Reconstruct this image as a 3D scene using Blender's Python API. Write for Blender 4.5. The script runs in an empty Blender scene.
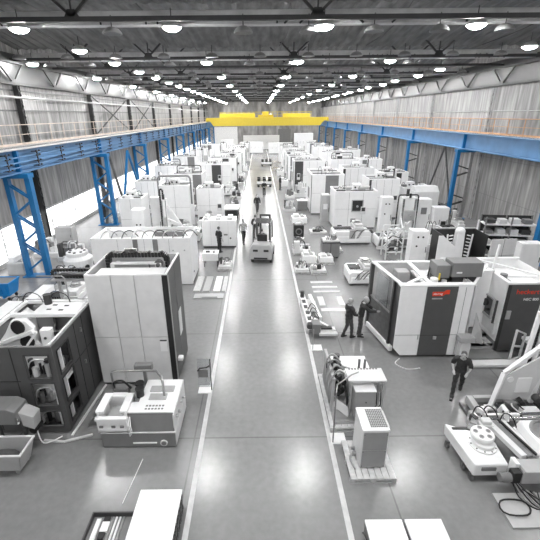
import bpy, bmesh, math, random
from mathutils import Vector, Matrix, Euler
random.seed(7)
C = bpy.context.scene.collection
sc = bpy.context.scene
PI = math.pi

# ------------------------------------------------------------------ materials
MAT = {}
def mat(name, col, rough=0.5, metal=0.0, var=0.06, scale=3.0, bump=0.0, emit=0.0, spec=0.5, coat=0.0):
    m = bpy.data.materials.new(name); m.use_nodes = True
    n = m.node_tree.nodes; l = m.node_tree.links; b = n['Principled BSDF']
    b.inputs['Roughness'].default_value = rough; b.inputs['Metallic'].default_value = metal
    b.inputs['Specular IOR Level'].default_value = spec; b.inputs['Coat Weight'].default_value = coat
    tc = n.new('ShaderNodeTexCoord'); ns = n.new('ShaderNodeTexNoise'); ns.inputs['Scale'].default_value = scale
    ns.inputs['Detail'].default_value = 5
    l.new(tc.outputs['Object'], ns.inputs['Vector'])
    cr = n.new('ShaderNodeMapRange'); cr.inputs['From Min'].default_value = .3; cr.inputs['From Max'].default_value = .7
    cr.inputs['To Min'].default_value = 1 - var; cr.inputs['To Max'].default_value = 1 + var
    l.new(ns.outputs['Fac'], cr.inputs['Value'])
    mx = n.new('ShaderNodeVectorMath'); mx.operation = 'SCALE'; mx.inputs[0].default_value = col
    l.new(cr.outputs['Result'], mx.inputs['Scale']); l.new(mx.outputs['Vector'], b.inputs['Base Color'])
    if bump:
        bp = n.new('ShaderNodeBump'); bp.inputs['Strength'].default_value = bump
        l.new(ns.outputs['Fac'], bp.inputs['Height']); l.new(bp.outputs['Normal'], b.inputs['Normal'])
    if emit:
        b.inputs['Emission Color'].default_value = (1, 1, 1, 1); b.inputs['Emission Strength'].default_value = emit
    MAT[name] = m
    return m
def g(v): return (v, v, v)
mat('white', g(.88), .35, var=.03); mat('offwhite', g(.70), .4, var=.05); mat('light', g(.44), .45); mat('mid', g(.20), .5)
mat('slate', g(.085), .45); mat('medium', g(.31), .45); mat('dark', g(.055), .45); mat('charcoal', g(.032), .4, var=.1); mat('black', g(.02), .45, var=.2); mat('steel', g(.45), .3, .8, .12, 6)
mat('darksteel', g(.14), .4, .5, .2, 6); mat('rail', g(.55), .25, .9, .1, 8)
mat('blue', (.006, .145, .36), .4, var=.08); mat('beamblue', (.085, .20, .37), .45, var=.14, scale=1.2); mat('binblue', (.004, .21, .55), .35, var=.06)
mat('yellow', (.66, .50, .035), .45, var=.05); mat('red', (.75, .05, .015), .4); mat('orange', (.55, .30, .16), .55, var=.25, scale=2)
mat('palerail', (.62, .52, .44), .5, var=.2, scale=2)
mat('wood', g(.58), .7, var=.14, scale=9); mat('cardboard', g(.48), .8, var=.08); mat('paper', g(.85), .7, var=.02)
mat('film', g(.92), .3, var=.03, scale=6, bump=.3)
mat('skin', g(.45), .55, var=.05); mat('hair', g(.10), .6, var=.2, scale=40); mat('greyhair', g(.5), .6, var=.2, scale=40)
mat('cloth_dark', g(.035), .85, var=.3, scale=12); mat('cloth_navy', g(.06), .85, var=.25, scale=12); mat('cloth_light', g(.5), .85, var=.1, scale=12)
mat('rubber', g(.03), .8, var=.1); mat('truss', g(.045), .6, var=.15); mat('duct', g(.5), .6, var=.15, scale=2)
mat('lamp_on', g(.9), emit=235.0); mat('lamp_dim', g(.8), emit=1.6); mat('daylight', g(.9), emit=1.35, var=.02)
mat('markpaint', g(.62), .5, var=.12, scale=4)

def glass_mat():
    m = bpy.data.materials.new('glass'); m.use_nodes = True
    b = m.node_tree.nodes['Principled BSDF']
    b.inputs['Base Color'].default_value = (.85, .87, .88, 1); b.inputs['Transmission Weight'].default_value = .9
    b.inputs['Roughness'].default_value = .04; b.inputs['IOR'].default_value = 1.15
    MAT['glass'] = m
glass_mat()

def node_mat(name, build):
    m = bpy.data.materials.new(name); m.use_nodes = True
    build(m.node_tree.nodes, m.node_tree.links, m.node_tree.nodes['Principled BSDF']); MAT[name] = m
def ramp(n, pts):
    r = n.new('ShaderNodeValToRGB'); e = r.color_ramp.elements
    while len(e) < len(pts): e.new(.5)
    for k, (p, v) in enumerate(pts):
        e[k].position = p; e[k].color = (v, v, v, 1) if isinstance(v, (int, float)) else (*v, 1)
    return r
def math_n(n, l, op, a, b=None):
    m = n.new('ShaderNodeMath'); m.operation = op
    for i, v in enumerate((a, b)):
        if v is None: continue
        if isinstance(v, (int, float)): m.inputs[i].default_value = v
        else: l.new(v, m.inputs[i])
    return m.outputs[0]
def mixc(n, l, fac, a, b, mode='MIX'):
    m = n.new('ShaderNodeMix'); m.data_type = 'RGBA'; m.blend_type = mode
    if isinstance(fac, (int, float)): m.inputs[0].default_value = fac
    else: l.new(fac, m.inputs[0])
    for i, v in ((6, a), (7, b)):
        if isinstance(v, tuple): m.inputs[i].default_value = v
        else: l.new(v, m.inputs[i])
    return m.outputs[2]

def floor_build(base):
    def f(n, l, b):
        tc = n.new('ShaderNodeTexCoord'); sx = n.new('ShaderNodeSeparateXYZ'); l.new(tc.outputs['Object'], sx.inputs[0])
        n1 = n.new('ShaderNodeTexNoise'); n1.inputs['Scale'].default_value = .35; n1.inputs['Detail'].default_value = 8
        n2 = n.new('ShaderNodeTexNoise'); n2.inputs['Scale'].default_value = 6; n2.inputs['Detail'].default_value = 8
        l.new(tc.outputs['Object'], n1.inputs['Vector']); l.new(tc.outputs['Object'], n2.inputs['Vector'])
        r1 = ramp(n, [(.25, base * .92), (.75, base * 1.08)]); l.new(n1.outputs['Fac'], r1.inputs[0])
        r2 = ramp(n, [(.3, .88), (.7, 1.0)]); l.new(n2.outputs['Fac'], r2.inputs[0])
        c = mixc(n, l, 1.0, r1.outputs[0], r2.outputs[0], 'MULTIPLY')
        # slab joints every 6 m
        jy = math_n(n, l, 'LESS_THAN', math_n(n, l, 'ABSOLUTE', math_n(n, l, 'SUBTRACT', math_n(n, l, 'FRACT', math_n(n, l, 'DIVIDE', sx.outputs[1], 5.75)), .5)), .004)
        jx = math_n(n, l, 'LESS_THAN', math_n(n, l, 'ABSOLUTE', math_n(n, l, 'SUBTRACT', math_n(n, l, 'FRACT', math_n(n, l, 'DIVIDE', sx.outputs[0], 5.1)), .62)), .004)
        c = mixc(n, l, math_n(n, l, 'MULTIPLY', math_n(n, l, 'MAXIMUM', jx, jy), .55), c, (base * .4,) * 3 + (1,))
        l.new(c, b.inputs['Base Color'])
        rr = ramp(n, [(.2, .19), (.8, .27)]); l.new(n1.outputs['Fac'], rr.inputs[0]); l.new(rr.outputs[0], b.inputs['Roughness'])
        bp = n.new('ShaderNodeBump'); bp.inputs['Strength'].default_value = .03; l.new(n2.outputs['Fac'], bp.inputs['Height']); l.new(bp.outputs[0], b.inputs['Normal'])
        b.inputs['Specular IOR Level'].default_value = .6
    return f
node_mat('floor', floor_build(.25)); node_mat('aisle', floor_build(.285))

def cladding(n, l, b):
    tc = n.new('ShaderNodeTexCoord'); sx = n.new('ShaderNodeSeparateXYZ'); l.new(tc.outputs['Object'], sx.inputs[0])
    fr = math_n(n, l, 'FRACT', math_n(n, l, 'DIVIDE', sx.outputs[1], .30))
    seam = math_n(n, l, 'LESS_THAN', math_n(n, l, 'FRACT', math_n(n, l, 'DIVIDE', sx.outputs[1], 2.875)), .014)
    hseam = math_n(n, l, 'LESS_THAN', math_n(n, l, 'FRACT', math_n(n, l, 'DIVIDE', math_n(n, l, 'ADD', sx.outputs[2], .6), 2.9)), .012)
    mp = n.new('ShaderNodeMapping'); mp.inputs['Scale'].default_value = (1, 3.2, .35); l.new(tc.outputs['Object'], mp.inputs[0])
    ns = n.new('ShaderNodeTexNoise'); ns.inputs['Scale'].default_value = .9; ns.inputs['Detail'].default_value = 9; l.new(mp.outputs[0], ns.inputs['Vector'])
    r = ramp(n, [(.3, (.18, .177, .173)), (.55, (.34, .333, .326)), (.72, (.50, .49, .48))]); l.new(ns.outputs['Fac'], r.inputs[0])
    c = mixc(n, l, math_n(n, l, 'MULTIPLY', math_n(n, l, 'MAXIMUM', seam, hseam), .6), r.outputs[0], (.16, .16, .16, 1))
    rib = math_n(n, l, 'LESS_THAN', fr, .16)
    c = mixc(n, l, math_n(n, l, 'MULTIPLY', rib, .25), c, (.25, .25, .25, 1))
    l.new(c, b.inputs['Base Color']); b.inputs['Roughness'].default_value = .6
    bp = n.new('ShaderNodeBump'); bp.inputs['Strength'].default_value = .5; bp.inputs['Distance'].default_value = .04
    l.new(math_n(n, l, 'PINGPONG', fr, .5), bp.inputs['Height']); l.new(bp.outputs[0], b.inputs['Normal'])
node_mat('cladding', cladding)

# ------------------------------------------------------------------ geometry helpers
class M:
    def __init__(s): s.bm = bmesh.new()
    def hexa(s, p):
        v = [s.bm.verts.new(q) for q in p]
        for f in ((0, 3, 2, 1), (4, 5, 6, 7), (0, 1, 5, 4), (1, 2, 6, 5), (2, 3, 7, 6), (3, 0, 4, 7)):
            s.bm.faces.new([v[i] for i in f])
        return s
    def box(s, x0, x1, y0, y1, z0, z1, taper=0):
        t = taper
        return s.hexa([(x0, y0, z0), (x1, y0, z0), (x1, y1, z0), (x0, y1, z0), (x0 + t, y0 + t, z1), (x1 - t, y0 + t, z1), (x1 - t, y1 - t, z1), (x0 + t, y1 - t, z1)])
    def rbox(s, c, size, rot=(0, 0, 0)):
        R = Euler(rot).to_matrix(); c = Vector(c); a, b, d = [q / 2 for q in size]
        return s.hexa([c + R @ Vector(q) for q in ((-a, -b, -d), (a, -b, -d), (a, b, -d), (-a, b, -d), (-a, -b, d), (a, -b, d), (a, b, d), (-a, b, d))])
    def bar(s, p0, p1, w, h=None, up=(0, 0, 1)):
        h = h or w; p0 = Vector(p0); p1 = Vector(p1); d = (p1 - p0).normalized(); up = Vector(up)
        if abs(d.dot(up)) > .98: up = Vector((0, 1, 0)) if abs(d.y) < .9 else Vector((1, 0, 0))
        a = d.cross(up).normalized() * w / 2; b = a.cross(d).normalized() * h / 2
        return s.hexa([p0 - a - b, p0 + a - b, p1 + a - b, p1 - a - b, p0 - a + b, p0 + a + b, p1 + a + b, p1 - a + b])
    def prism(s, pts, axis, a0, a1):
        def mk(u, v, a): return (a, u, v) if axis == 'x' else ((u, a, v) if axis == 'y' else (u, v, a))
        A = [s.bm.verts.new(mk(u, v, a0)) for u, v in pts]; B = [s.bm.verts.new(mk(u, v, a1)) for u, v in pts]
        n = len(pts)
        s.bm.faces.new(A); s.bm.faces.new(B[::-1])
        for i in range(n): s.bm.faces.new((A[i], B[i], B[(i + 1) % n], A[(i + 1) % n]))
        return s
    def tube(s, pts, r, n=8, cap=True):
        pts = [Vector(p) for p in pts]; rs = r if isinstance(r, (list, tuple)) else [r] * len(pts)
        rings = []; ref = None
        for i, p in enumerate(pts):
            d = (pts[min(i + 1, len(pts) - 1)] - pts[max(i - 1, 0)]).normalized()
            if ref is None: ref = Vector((0, 0, 1)) if abs(d.z) < .9 else Vector((1, 0, 0))
            a = ref - d * ref.dot(d)
            if a.length < 1e-4: a = d.orthogonal()
            a.normalize(); b = d.cross(a); ref = a
            rings.append([s.bm.verts.new(p + (a * math.cos(t) + b * math.sin(t)) * rs[i]) for t in [2 * PI * k / n for k in range(n)]])
        for i in range(len(rings) - 1):
            for k in range(n): s.bm.faces.new((rings[i][k], rings[i][(k + 1) % n], rings[i + 1][(k + 1) % n], rings[i + 1][k]))
        if cap: s.bm.faces.new(rings[0][::-1]); s.bm.faces.new(rings[-1])
        return s
    def cyl(s, p0, p1, r, r2=None, n=16): return s.tube([p0, p1], [r, r if r2 is None else r2], n)
    def lathe(s, prof, c=(0, 0, 0), n=20):
        rings = []
        for r, z in prof: rings.append([s.bm.verts.new((c[0] + max(r, .0005) * math.cos(2 * PI * k / n), c[1] + max(r, .0005) * math.sin(2 * PI * k / n), c[2] + z)) for k in range(n)])
        for i in range(len(rings) - 1):
            for k in range(n): s.bm.faces.new((rings[i][k], rings[i][(k + 1) % n], rings[i + 1][(k + 1) % n], rings[i + 1][k]))
        s.bm.faces.new(rings[0][::-1]); s.bm.faces.new(rings[-1]); return s
    def ell(s, c, r, u=12, v=8):
        ret = bmesh.ops.create_uvsphere(s.bm, u_segments=u, v_segments=v, radius=1)
        for q in ret['verts']: q.co = Vector((c[0] + q.co.x * r[0], c[1] + q.co.y * r[1], c[2] + q.co.z * r[2]))
        return s
    def panel_open(s, u0, u1, v0, v1, holes, axis, a0, a1):
        """flat panel in the plane across axis with rectangular holes (u0,u1,v0,v1)"""
        us = sorted({u0, u1, *[h[0] for h in holes], *[h[1] for h in holes]}); vs = sorted({v0, v1, *[h[2] for h in holes], *[h[3] for h in holes]})
        for i in range(len(us) - 1):
            for j in range(len(vs) - 1):
                cu = (us[i] + us[i + 1]) / 2; cv = (vs[j] + vs[j + 1]) / 2
                if any(h[0] < cu < h[1] and h[2] < cv < h[3] for h in holes): continue
                if axis == 'y': s.box(us[i], us[i + 1], a0, a1, vs[j], vs[j + 1])
                else: s.box(a0, a1, us[i], us[i + 1], vs[j], vs[j + 1])
        return s
    def out(s, name, m, parent=None, bev=0, smooth=False):
        me = bpy.data.meshes.new(name); bmesh.ops.recalc_face_normals(s.bm, faces=s.bm.faces)
        s.bm.to_mesh(me); s.bm.free()
        me.materials.append(MAT[m])
        if smooth: me.shade_smooth()
        o = bpy.data.objects.new(name, me); C.objects.link(o)
        if parent is not None: o.parent = parent
        if bev:
            b = o.modifiers.new('bevel', 'BEVEL'); b.width = bev; b.segments = 2; b.limit_method = 'ANGLE'
        return o
def thing(name, label, cat, loc=(0, 0, 0), rz=0, group=None):
    o = bpy.data.objects.new(name, None); C.objects.link(o); o.location = loc; o.rotation_euler = (0, 0, rz)
    o.empty_display_size = .2
    return tag(o, label, cat, group)
def tag(o, label, cat, group=None):
    o['label'] = label; o['category'] = cat
    if group: o['group'] = group
    return o
def struct(o): o['kind'] = 'structure'; return o
def kids(o): return [c for c in o.children]
def copy_tree(o, parent=None):
    c = o.copy(); C.objects.link(c); c.parent = parent
    for ch in kids(o): copy_tree(ch, c)
    return c
def dup(o, loc, rz=0, label=None, group=None):
    c = copy_tree(o); c.location = loc; c.rotation_euler = (0, 0, rz)
    if label: c['label'] = label
    if group: c['group'] = group
    return c
def text(name, s, size, m, parent, loc, rot, ext=.004):
    cu = bpy.data.curves.new(name, 'FONT'); cu.body = s; cu.size = size; cu.extrude = ext; cu.align_x = 'LEFT'; cu.align_y = 'BOTTOM'
    tmp = bpy.data.objects.new('tmp', cu); C.objects.link(tmp)
    dg = bpy.context.evaluated_depsgraph_get(); me = bpy.data.meshes.new_from_object(tmp.evaluated_get(dg))
    bpy.data.objects.remove(tmp)
    me.materials.clear(); me.materials.append(MAT[m])
    o = bpy.data.objects.new(name, me); C.objects.link(o); o.parent = parent; o.location = loc; o.rotation_euler = rot
    return o

# ------------------------------------------------------------------ camera
cd = bpy.data.cameras.new('camera'); cam = bpy.data.objects.new('camera', cd); C.objects.link(cam)
cd.sensor_width = 36; cd.lens = 26.0; cd.shift_x = 9 / 540; cd.clip_end = 400; cd.clip_start = .05
r_, u_, f_ = Vector((.99995222, -.00476557, -.00853447)), Vector((.00969117, .36933143, .92924721)), Vector((.00127634, .92928552, -.36935997))
u_ = -Vector((-.00969117, -.36933143, -.92924721))
mw = Matrix.Identity(4)
for i in range(3): mw[i][0] = r_[i]; mw[i][1] = u_[i]; mw[i][2] = -f_[i]
mw.translation = (0, 0, 8.6); cam.matrix_world = mw; sc.camera = cam

# ------------------------------------------------------------------ setting
YB, YE = -7.0, 126.0
XL, XR = -15.7, 18.7
struct(M().box(XL - 6, XR + .3, YB, YE, -.3, 0).out('floor', 'floor'))
o = struct(M().box(-1.65, 1.86, YB, YE - 2, .001, .004).out('floor_aisle', 'aisle'))
struct(M().box(-1.78, -1.65, YB, YE - 2, .001, .006).out('trim_1', 'markpaint'))
struct(M().box(1.86, 1.99, YB, YE - 2, .001, .006).out('trim_2', 'markpaint'))
# left wall: cladding above a band of daylight glazing
struct(M().box(XL - .25, XL, YB, YE, 2.35, 13.9).out('wall_left', 'cladding'))
struct(M().box(XL - .25, XL, YB, YE, 0, .25).out('wall_left_plinth', 'light'))
w = M()
for k in range(12): w.box(XL - .14, XL - .10, YB + .2 + k * 11.1, YB + .2 + k * 11.1 + 11.0, .25, 2.35)
struct(w.out('window_1', 'daylight'))
w = M().box(XL - .02, XL + .05, YB, YE, 2.30, 2.42).box(XL - .1, XL - .04, YB, YE, 1.22, 1.26)
for k in range(67): w.box(XL - .1, XL - .04, YB + k * 2, YB + k * 2 + .04, .25, 2.35)
struct(w.out('trim_3', 'light'))
struct(M().box(XR, XR + .25, YB, YE, 0, 13.9).out('wall_right', 'cladding'))
# end wall with roller gate and door
struct(M().panel_open(XL, XR, 0, 14, [(-14, -6.6, 0, 5.3), (5.8, 9.6, 0, 4.6)], 'y', YE - .1, YE + .2).out('wall_end', 'cladding'))
g_ = M()
for k in range(18): g_.box(-14, -6.6, YE, YE + .06, k * .295, k * .295 + .28)
struct(g_.out('door_1', 'white'))
g_ = M()
for k in range(15): g_.box(5.8, 9.6, YE, YE + .06, k * .307, k * .307 + .29)
struct(g_.out('door_2', 'mid'))

# ribbed roof deck: shallow vaults across the hall, one for each bay
BAY = 10.8; Y0 = 17.0
def vault(k, n):
    ya = Y0 + BAY * k + .9; w = M(); step = .45; ncol = 90
    prof = []
    for i in range(11):
        t = i / 10
        prof.append((ya + BAY * t, 13.55 - .85 * t ** 1.6 + .12 * math.sin(t * PI)))
    nx = 124; x0 = XL - .1; dx = (XR - XL + .2) / nx
    grid = []
    for i in range(nx + 1):
        off = .08 if i % 2 else 0
        grid.append([w.bm.verts.new((x0 + dx * i, y, z - off)) for y, z in prof])
    for i in range(nx):
        for j in range(10): w.bm.faces.new((grid[i][j], grid[i + 1][j], grid[i + 1][j + 1], grid[i][j + 1]))
    return struct(w.out('ceiling_%d' % n, 'duct'))
def ceilmat(n, l, b):
    tc = n.new('ShaderNodeTexCoord'); mp = n.new('ShaderNodeMapping'); mp.inputs['Scale'].default_value = (2, .5, 1); l.new(tc.outputs['Object'], mp.inputs[0])
    ns = n.new('ShaderNodeTexNoise'); ns.inputs['Scale'].default_value = 1.5; ns.inputs['Detail'].default_value = 7; l.new(mp.outputs[0], ns.inputs['Vector'])
    r = ramp(n, [(.3, .10), (.7, .21)]); l.new(ns.outputs['Fac'], r.inputs[0]); l.new(r.outputs[0], b.inputs['Base Color']); b.inputs['Roughness'].default_value = .65
node_mat('deck', ceilmat)
for i, k in enumerate(range(-3, 10)):
    o = vault(k, i + 1); o.data.materials.clear(); o.data.materials.append(MAT['deck'])
struct(M().box(XL, XR, YB, YE, 14.0, 14.2).out('ceiling', 'truss'))
# roof trusses
def truss(y, z, name, strip):
    t = thing(name, 'dark steel roof truss spanning the hall above the lamps', 'roof truss', (0, y, z), 0, 'dark roof trusses across the hall')
    M().box(XL + .05, XR - .05, -.09, .09, -.06, .10).out('bottom_chord', 'truss', t)
    x = -11.49; j = 0
    while x < XR - 1:
        if j % 2 == 1 or j == 0:
            w = M().bar((x, 0, .1), (x - 1.5, 0, 1.45), .10).bar((x, 0, .1), (x + 1.5, 0, 1.45), .10).bar((x, 0, .1), (x, 0, 1.45), .06)
            w.prism([(x - .3, .05), (x + .3, .05), (x + .14, .34), (x - .14, .34)], 'y', -.05, .05).out('truss_web', 'truss', t)
        x += 4.57; j += 1
    return t
for k in range(-2, 10):
    truss(Y0 + BAY * k, 11.95, 'roof_truss', True)
    if k > 1: truss(Y0 + BAY * k - 5.3, 12.0, 'roof_truss', True)
    # light-grey box beam behind each truss, with dark hangers
    t = thing('ceiling_duct', 'pale grey duct running across the hall under the roof', 'duct', (0, Y0 + BAY * k + 1.35, 12.26), 0, 'pale ducts across the roof')
    M().box(XL + .42, XR - .42, -.25, .25, -.28, .22).out('duct_body', 'duct', t, .04)
    rr = random.Random(k)
    for j in range(22 if k < 4 else 0):
        x = rr.uniform(XL + 1, XR - 1); M().bar((x, -.27, -.27), (x + rr.choice((-.28, .28, 0)), -.30, -.05), .07).out('hanger_bracket', 'truss', t)
    if -1 < k < 5:
        for j in range(5):
            x = -12 + j * 6.3 + rr.uniform(-1, 1); y = Y0 + BAY * k + 1.6; pts = []
            for q in range(9):
                a = q / 8; pts.append((x + .35 * math.sin(a * PI), y + a * 8.5, 13.45 - .85 * a ** 1.6 - .12 - .25 * math.sin(a * PI)))
            tag(M().tube(pts, .025, 5).out('hanging_cable', 'black'), 'black cable sagging along the underside of the ribbed roof', 'cable', 'cables under the roof')
# eaves girders along both walls (dark lattice)
for x, sgn, lab in ((XL + .2, 1, 'left'), (XR - .2, -1, 'right')):
    t = thing('eaves_girder', 'dark lattice girder running along the top of the %s wall' % lab, 'girder', (x, 0, 10.5))
    M().box(-.12, .12, YB, YE - .2, 0, .18).box(-.1, .1, YB, YE - .2, 1.25, 1.4).out('chord', 'truss', t)
    y = 5.8
    while y < 120:
        M().bar((0, y, .1), (0, y + 1.4, 1.3), .09).bar((0, y, .1), (0, y - 1.4, 1.3), .09).box(-.04, .04, y - .22, y + .22, .1, .36).out('girder_web', 'truss', t)
        y += 5.4
    M().box(-.02 - .16 * sgn, .02 - .16 * sgn, YB, YE - .2, .15, 1.85).out('soffit_board', 'charcoal', t)
    tag(M().tube([(x + (.3 if sgn > 0 else .14), YB, 9.75 if sgn > 0 else 8.72), (x + (.3 if sgn > 0 else .14), YE - 1, 9.75 if sgn > 0 else 8.72)], .07 if sgn > 0 else .035, 8).out('service_pipe', 'light'), 'long pale service pipe fixed along the upper %s wall' % lab, 'pipe')

# lamps ------------------------------------------------------------
def lamp(lit):
    t = thing('high_bay_lamp', 'glowing white high bay lamp hanging from the roof' if lit else 'unlit dark dome lamp hanging from the roof', 'lamp', (0, 0, 0), 0, 'glowing high bay lamps' if lit else 'unlit dome lamps')
    R_ = .37
    M().lathe([(.05, .26), (.14, .24), (.26, .19), (.34, .11), (R_ + .01, .03), (R_ + .01, 0), (R_ - .02, .0), (.30, .1), (.1, .2)], (0, 0, 0), 20).out('lamp_shade', 'mid' if not lit else 'light', t, smooth=True)
    M().lathe([(.05, -.13), (.17, -.115), (.27, -.07), (.33, -.02), (R_ - .03, .01), (R_ - .03, .02)] if lit else [(R_ - .03, -.004), (R_ - .03, .02)], (0, 0, 0), 24).out('bulb_glass', 'lamp_on' if lit else 'dark', t, smooth=lit)
    M().cyl((0, 0, .24), (0, 0, .66), .02, n=6).out('rod', 'truss', t)
    return t
L1 = lamp(True); L2 = lamp(False); first = {1: True, 2: True}
def place(p, key, loc):
    if first[key]: first[key] = False; p.location = loc; return p
    return dup(p, loc)
LZ = 11.78; LY = 17.4; LX = 5.93
for k in range(-2, 10):
    y = LY + BAY * k + .3
    for j in range(-1 if k < 1 else -2, 4 if k > 1 else 3):
        place(L1, 1, (max(-14.6, -3.36 + LX * j), y - .1, LZ))
    if k >= 0 or k == -1:
        for x in (-3.36 - 1.0 * LX, -3.36 + 3 * LX - .3):
            if k > -1 or x > 0: place(L1, 1, (x, y + (0 if x > 0 else 0) + BAY / 2, LZ))
    if k in range(0, 7):
        for j in range(11):
            x = -14.1 + j * 2.62
            if min(abs(x - (-3.36 + LX * q)) for q in range(-2, 4)) > .78: place(L2, 2, (x + .4, y + .35, LZ - .12))
        if k < 5:
            for j in range(12):
                place(L2, 2, (-14.4 + j * 2.9, Y0 + BAY * (k + 1) - 1.2, 11.85))

# ---------------------------------------------------------- crane runway: girders, lattice columns, rails
def col_proto(side):
    s = side   # +1: aisle lies towards +x (left row)
    t = thing('crane_column', 'blue lattice steel column carrying the %s crane girder' % ('left' if s > 0 else 'right'), 'column', (0, 0, 0), 0, 'blue columns on the left' if s > 0 else 'blue columns on the right')
    w = M().box(-.14, .14, -.17, .17, 0, 5.62); w.out('column_leg', 'blue', t)
    M().box(-1.14 * s - .12, -1.14 * s + .12, -.15, .15, 0, 5.62).out('column_leg', 'blue' if s > 0 else 'steel', t)
    for sy in (-.1, .1):
        w = M(); z = .35; k = 0
        while z < 5.2:
            if s > 0:
                a, b = (0, -1.1 * s) if k % 2 else (-1.1 * s, 0); w.bar((a, sy, z), (b, sy, z + .82), .05, .09)
            elif k in (1, 4): w.bar((0, sy, z), (1.1, sy, z + .35), .05, .09).bar((0, sy, z + .95), (1.1, sy, z + .6), .05, .09)
            z += .82; k += 1
        w.out('lacing', 'blue' if s > 0 else 'dark', t)
    M().box(-1.32 if s > 0 else -.18, .18 if s > 0 else 1.32, -.28, .28, 5.6, 5.84).out('column_cap', 'blue', t, .01)
    M().box(-1.4 if s > 0 else -.25, .25 if s > 0 else 1.4, -.32, .32, 0, .05).out('base_plate', 'blue', t)
    return t
pl = col_proto(1); pr_ = col_proto(-1)
for k in range(9):
    for p, x, y in ((pl, -12.3, 21.1 + 11.4 * k), (pr_, 16.45, 22.1 + 11.4 * k)):
        if k == 0: p.location = (x, y, 0)
        else: dup(p, (x, y, 0))
def girder(x, lab, s):
    t = thing('crane_girder', 'long blue crane runway girder above the %s machine row' % lab, 'girder', (x, 0, 5.85))
    M().box(-.3, .3, YB, 118, 0, .07).out('bottom_flange', 'beamblue', t)
    M().box(-.04, .04, YB, 118, .07, 1.16).out('girder_web', 'beamblue', t)
    M().box(-.34, .34, YB, 118, 1.16, 1.22).out('top_flange', 'light' if s > 0 else 'beamblue', t)
    M().box(-.04, .04, YB, 118, 1.22, 1.30).out('crane_rail', 'rail', t)
    y0 = 21.1 if s > 0 else 22.1
    for k in range(-1, 9): M().box(.04 if s > 0 else -.28, .28 if s > 0 else -.04, y0 + 11.4 * k - .08, y0 + 11.4 * k + .08, .07, 1.16).out('stiffener', 'blue', t)
    M().box(-1.5 if s > 0 else .34, -.34 if s > 0 else 1.5, YB, 118, 1.12, 1.18).out('walkway', 'steel', t)
    if s > 0:
        w = M()
        for z in (.28, .52, .78): w.box(.30, .34, YB, 118, z, z + .06)
        w.out('conductor_bar', 'beamblue', t)
        for k in range(32):
            w = M(); y = 8.6 + k * 2.85
            for z in (.2, .46, .74, .95): w.box(.04, .40, y - .06, y + .06, z, z + .05).box(.36, .44, y - .2, y - .12, z, z + .08).box(.36, .44, y + .12, y + .2, z + .02, z + .1)
            w.box(.3, .36, y - .02, y + .02, .18, 1.05)
            w.out('conductor_bracket', 'charcoal', t)
    return t
girder(-12.83, 'left', 1); girder(16.95, 'right', -1)
for x, lab, m, in ((-14.42, 'left', 'palerail'), (18.4, 'right', 'orange')):
    t = thing('walkway_railing', 'slim %s safety railing along the %s crane walkway' % ('pale tan' if lab == 'left' else 'rusty orange', lab), 'railing', (x, 0, 7.03))
    M().box(-.025, .025, YB, 118, 1.12, 1.17).box(-.02, .02, YB, 118, .58, .61).box(-.02, .02, YB, 118, 0, .12).out('handrail', m, t)
    for k in range(60):
        M().box(-.02, .02, 4 + k * 1.9, 4.045 + k * 1.9, 0, 1.15).out('post', m, t)
for i, z in enumerate((8.95, 10.15)):
    struct(M().box(XL, XL + .07, YB, YE - .3, z, z + .09).out('trim_%d' % (4 + i), 'darksteel'))
# wall columns (dark, thin) and bracing
w0 = {}
for k in range(10):
    for side, x, y in (('left', XL + .28, 27.4 + 11.4 * k - 11.4), ('right', XR - .2, 33.6 + 11.4 * (k - 1))):
        if side not in w0:
            w0[side] = t = thing('wall_column', ('dark steel stanchion standing against the left cladding' if side == 'left' else 'slim pale lattice stanchion against the right cladding'), 'column', (x, y, 0), 0, 'stanchions along the %s wall' % side)
            if side == 'left': M().box(-.16, .16, -.14, -.10, 0, 10.45).box(-.16, .16, .10, .14, 0, 10.45).box(-.02, .02, -.1, .1, 0, 10.45).out('stanchion', 'charcoal', t)
            else: M().box(-.05, .05, -.17, -.13, 0, 10.45).box(-.05, .05, .13, .17, 0, 10.45).out('stanchion', 'duct', t)
            w = M()
            for q in range(14): w.bar((.03 if side == 'right' else .17, -.12, 1 + q * .66), (.03 if side == 'right' else .17, .12, 1.33 + q * .66), .03); w.bar((.03 if side == 'right' else .17, .12, 1.33 + q * .66), (.03 if side == 'right' else .17, -.12, 1.66 + q * .66), .03)
            w.out('lacing', 'darksteel', t)
        else: dup(w0[side], (x, y, 0))
def brace(x, ya, yb, m, lab, r=.11):
    t = thing('wall_brace', lab, 'brace', (x, 0, 0)); ym = (ya + yb) / 2
    M().bar((0, ym, 5.7), (0, ya, .05), r * 1.6).out('strut', m, t); M().bar((0, ym, 5.7), (0, yb, .05), r * 1.6).out('strut', m, t)
brace(-12.0, 33.5, 40.5, 'blue', 'blue crossed brace between the second and third left columns')
brace(-13.1, 32.6, 37.8, 'darksteel', 'dark slanted brace behind the blue brace on the left')
brace(17.9, 36.2, 42.2, 'darksteel', 'dark A-shaped brace against the right wall between blue columns', .08)
def upper_brace(ya, yb):
    t = thing('wall_brace', 'dark steel cross brace high on the left wall above the railing', 'brace', (XL + .35, 0, 7), 0, 'cross braces high on the left wall')
    M().bar((0, ya, 0), (0, yb, 3.4), .08).out('strut', 'truss', t); M().bar((0, yb, 0), (0, ya, 3.4), .08).out('strut', 'truss', t)
upper_brace(39, 49.5); upper_brace(51, 61)

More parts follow.
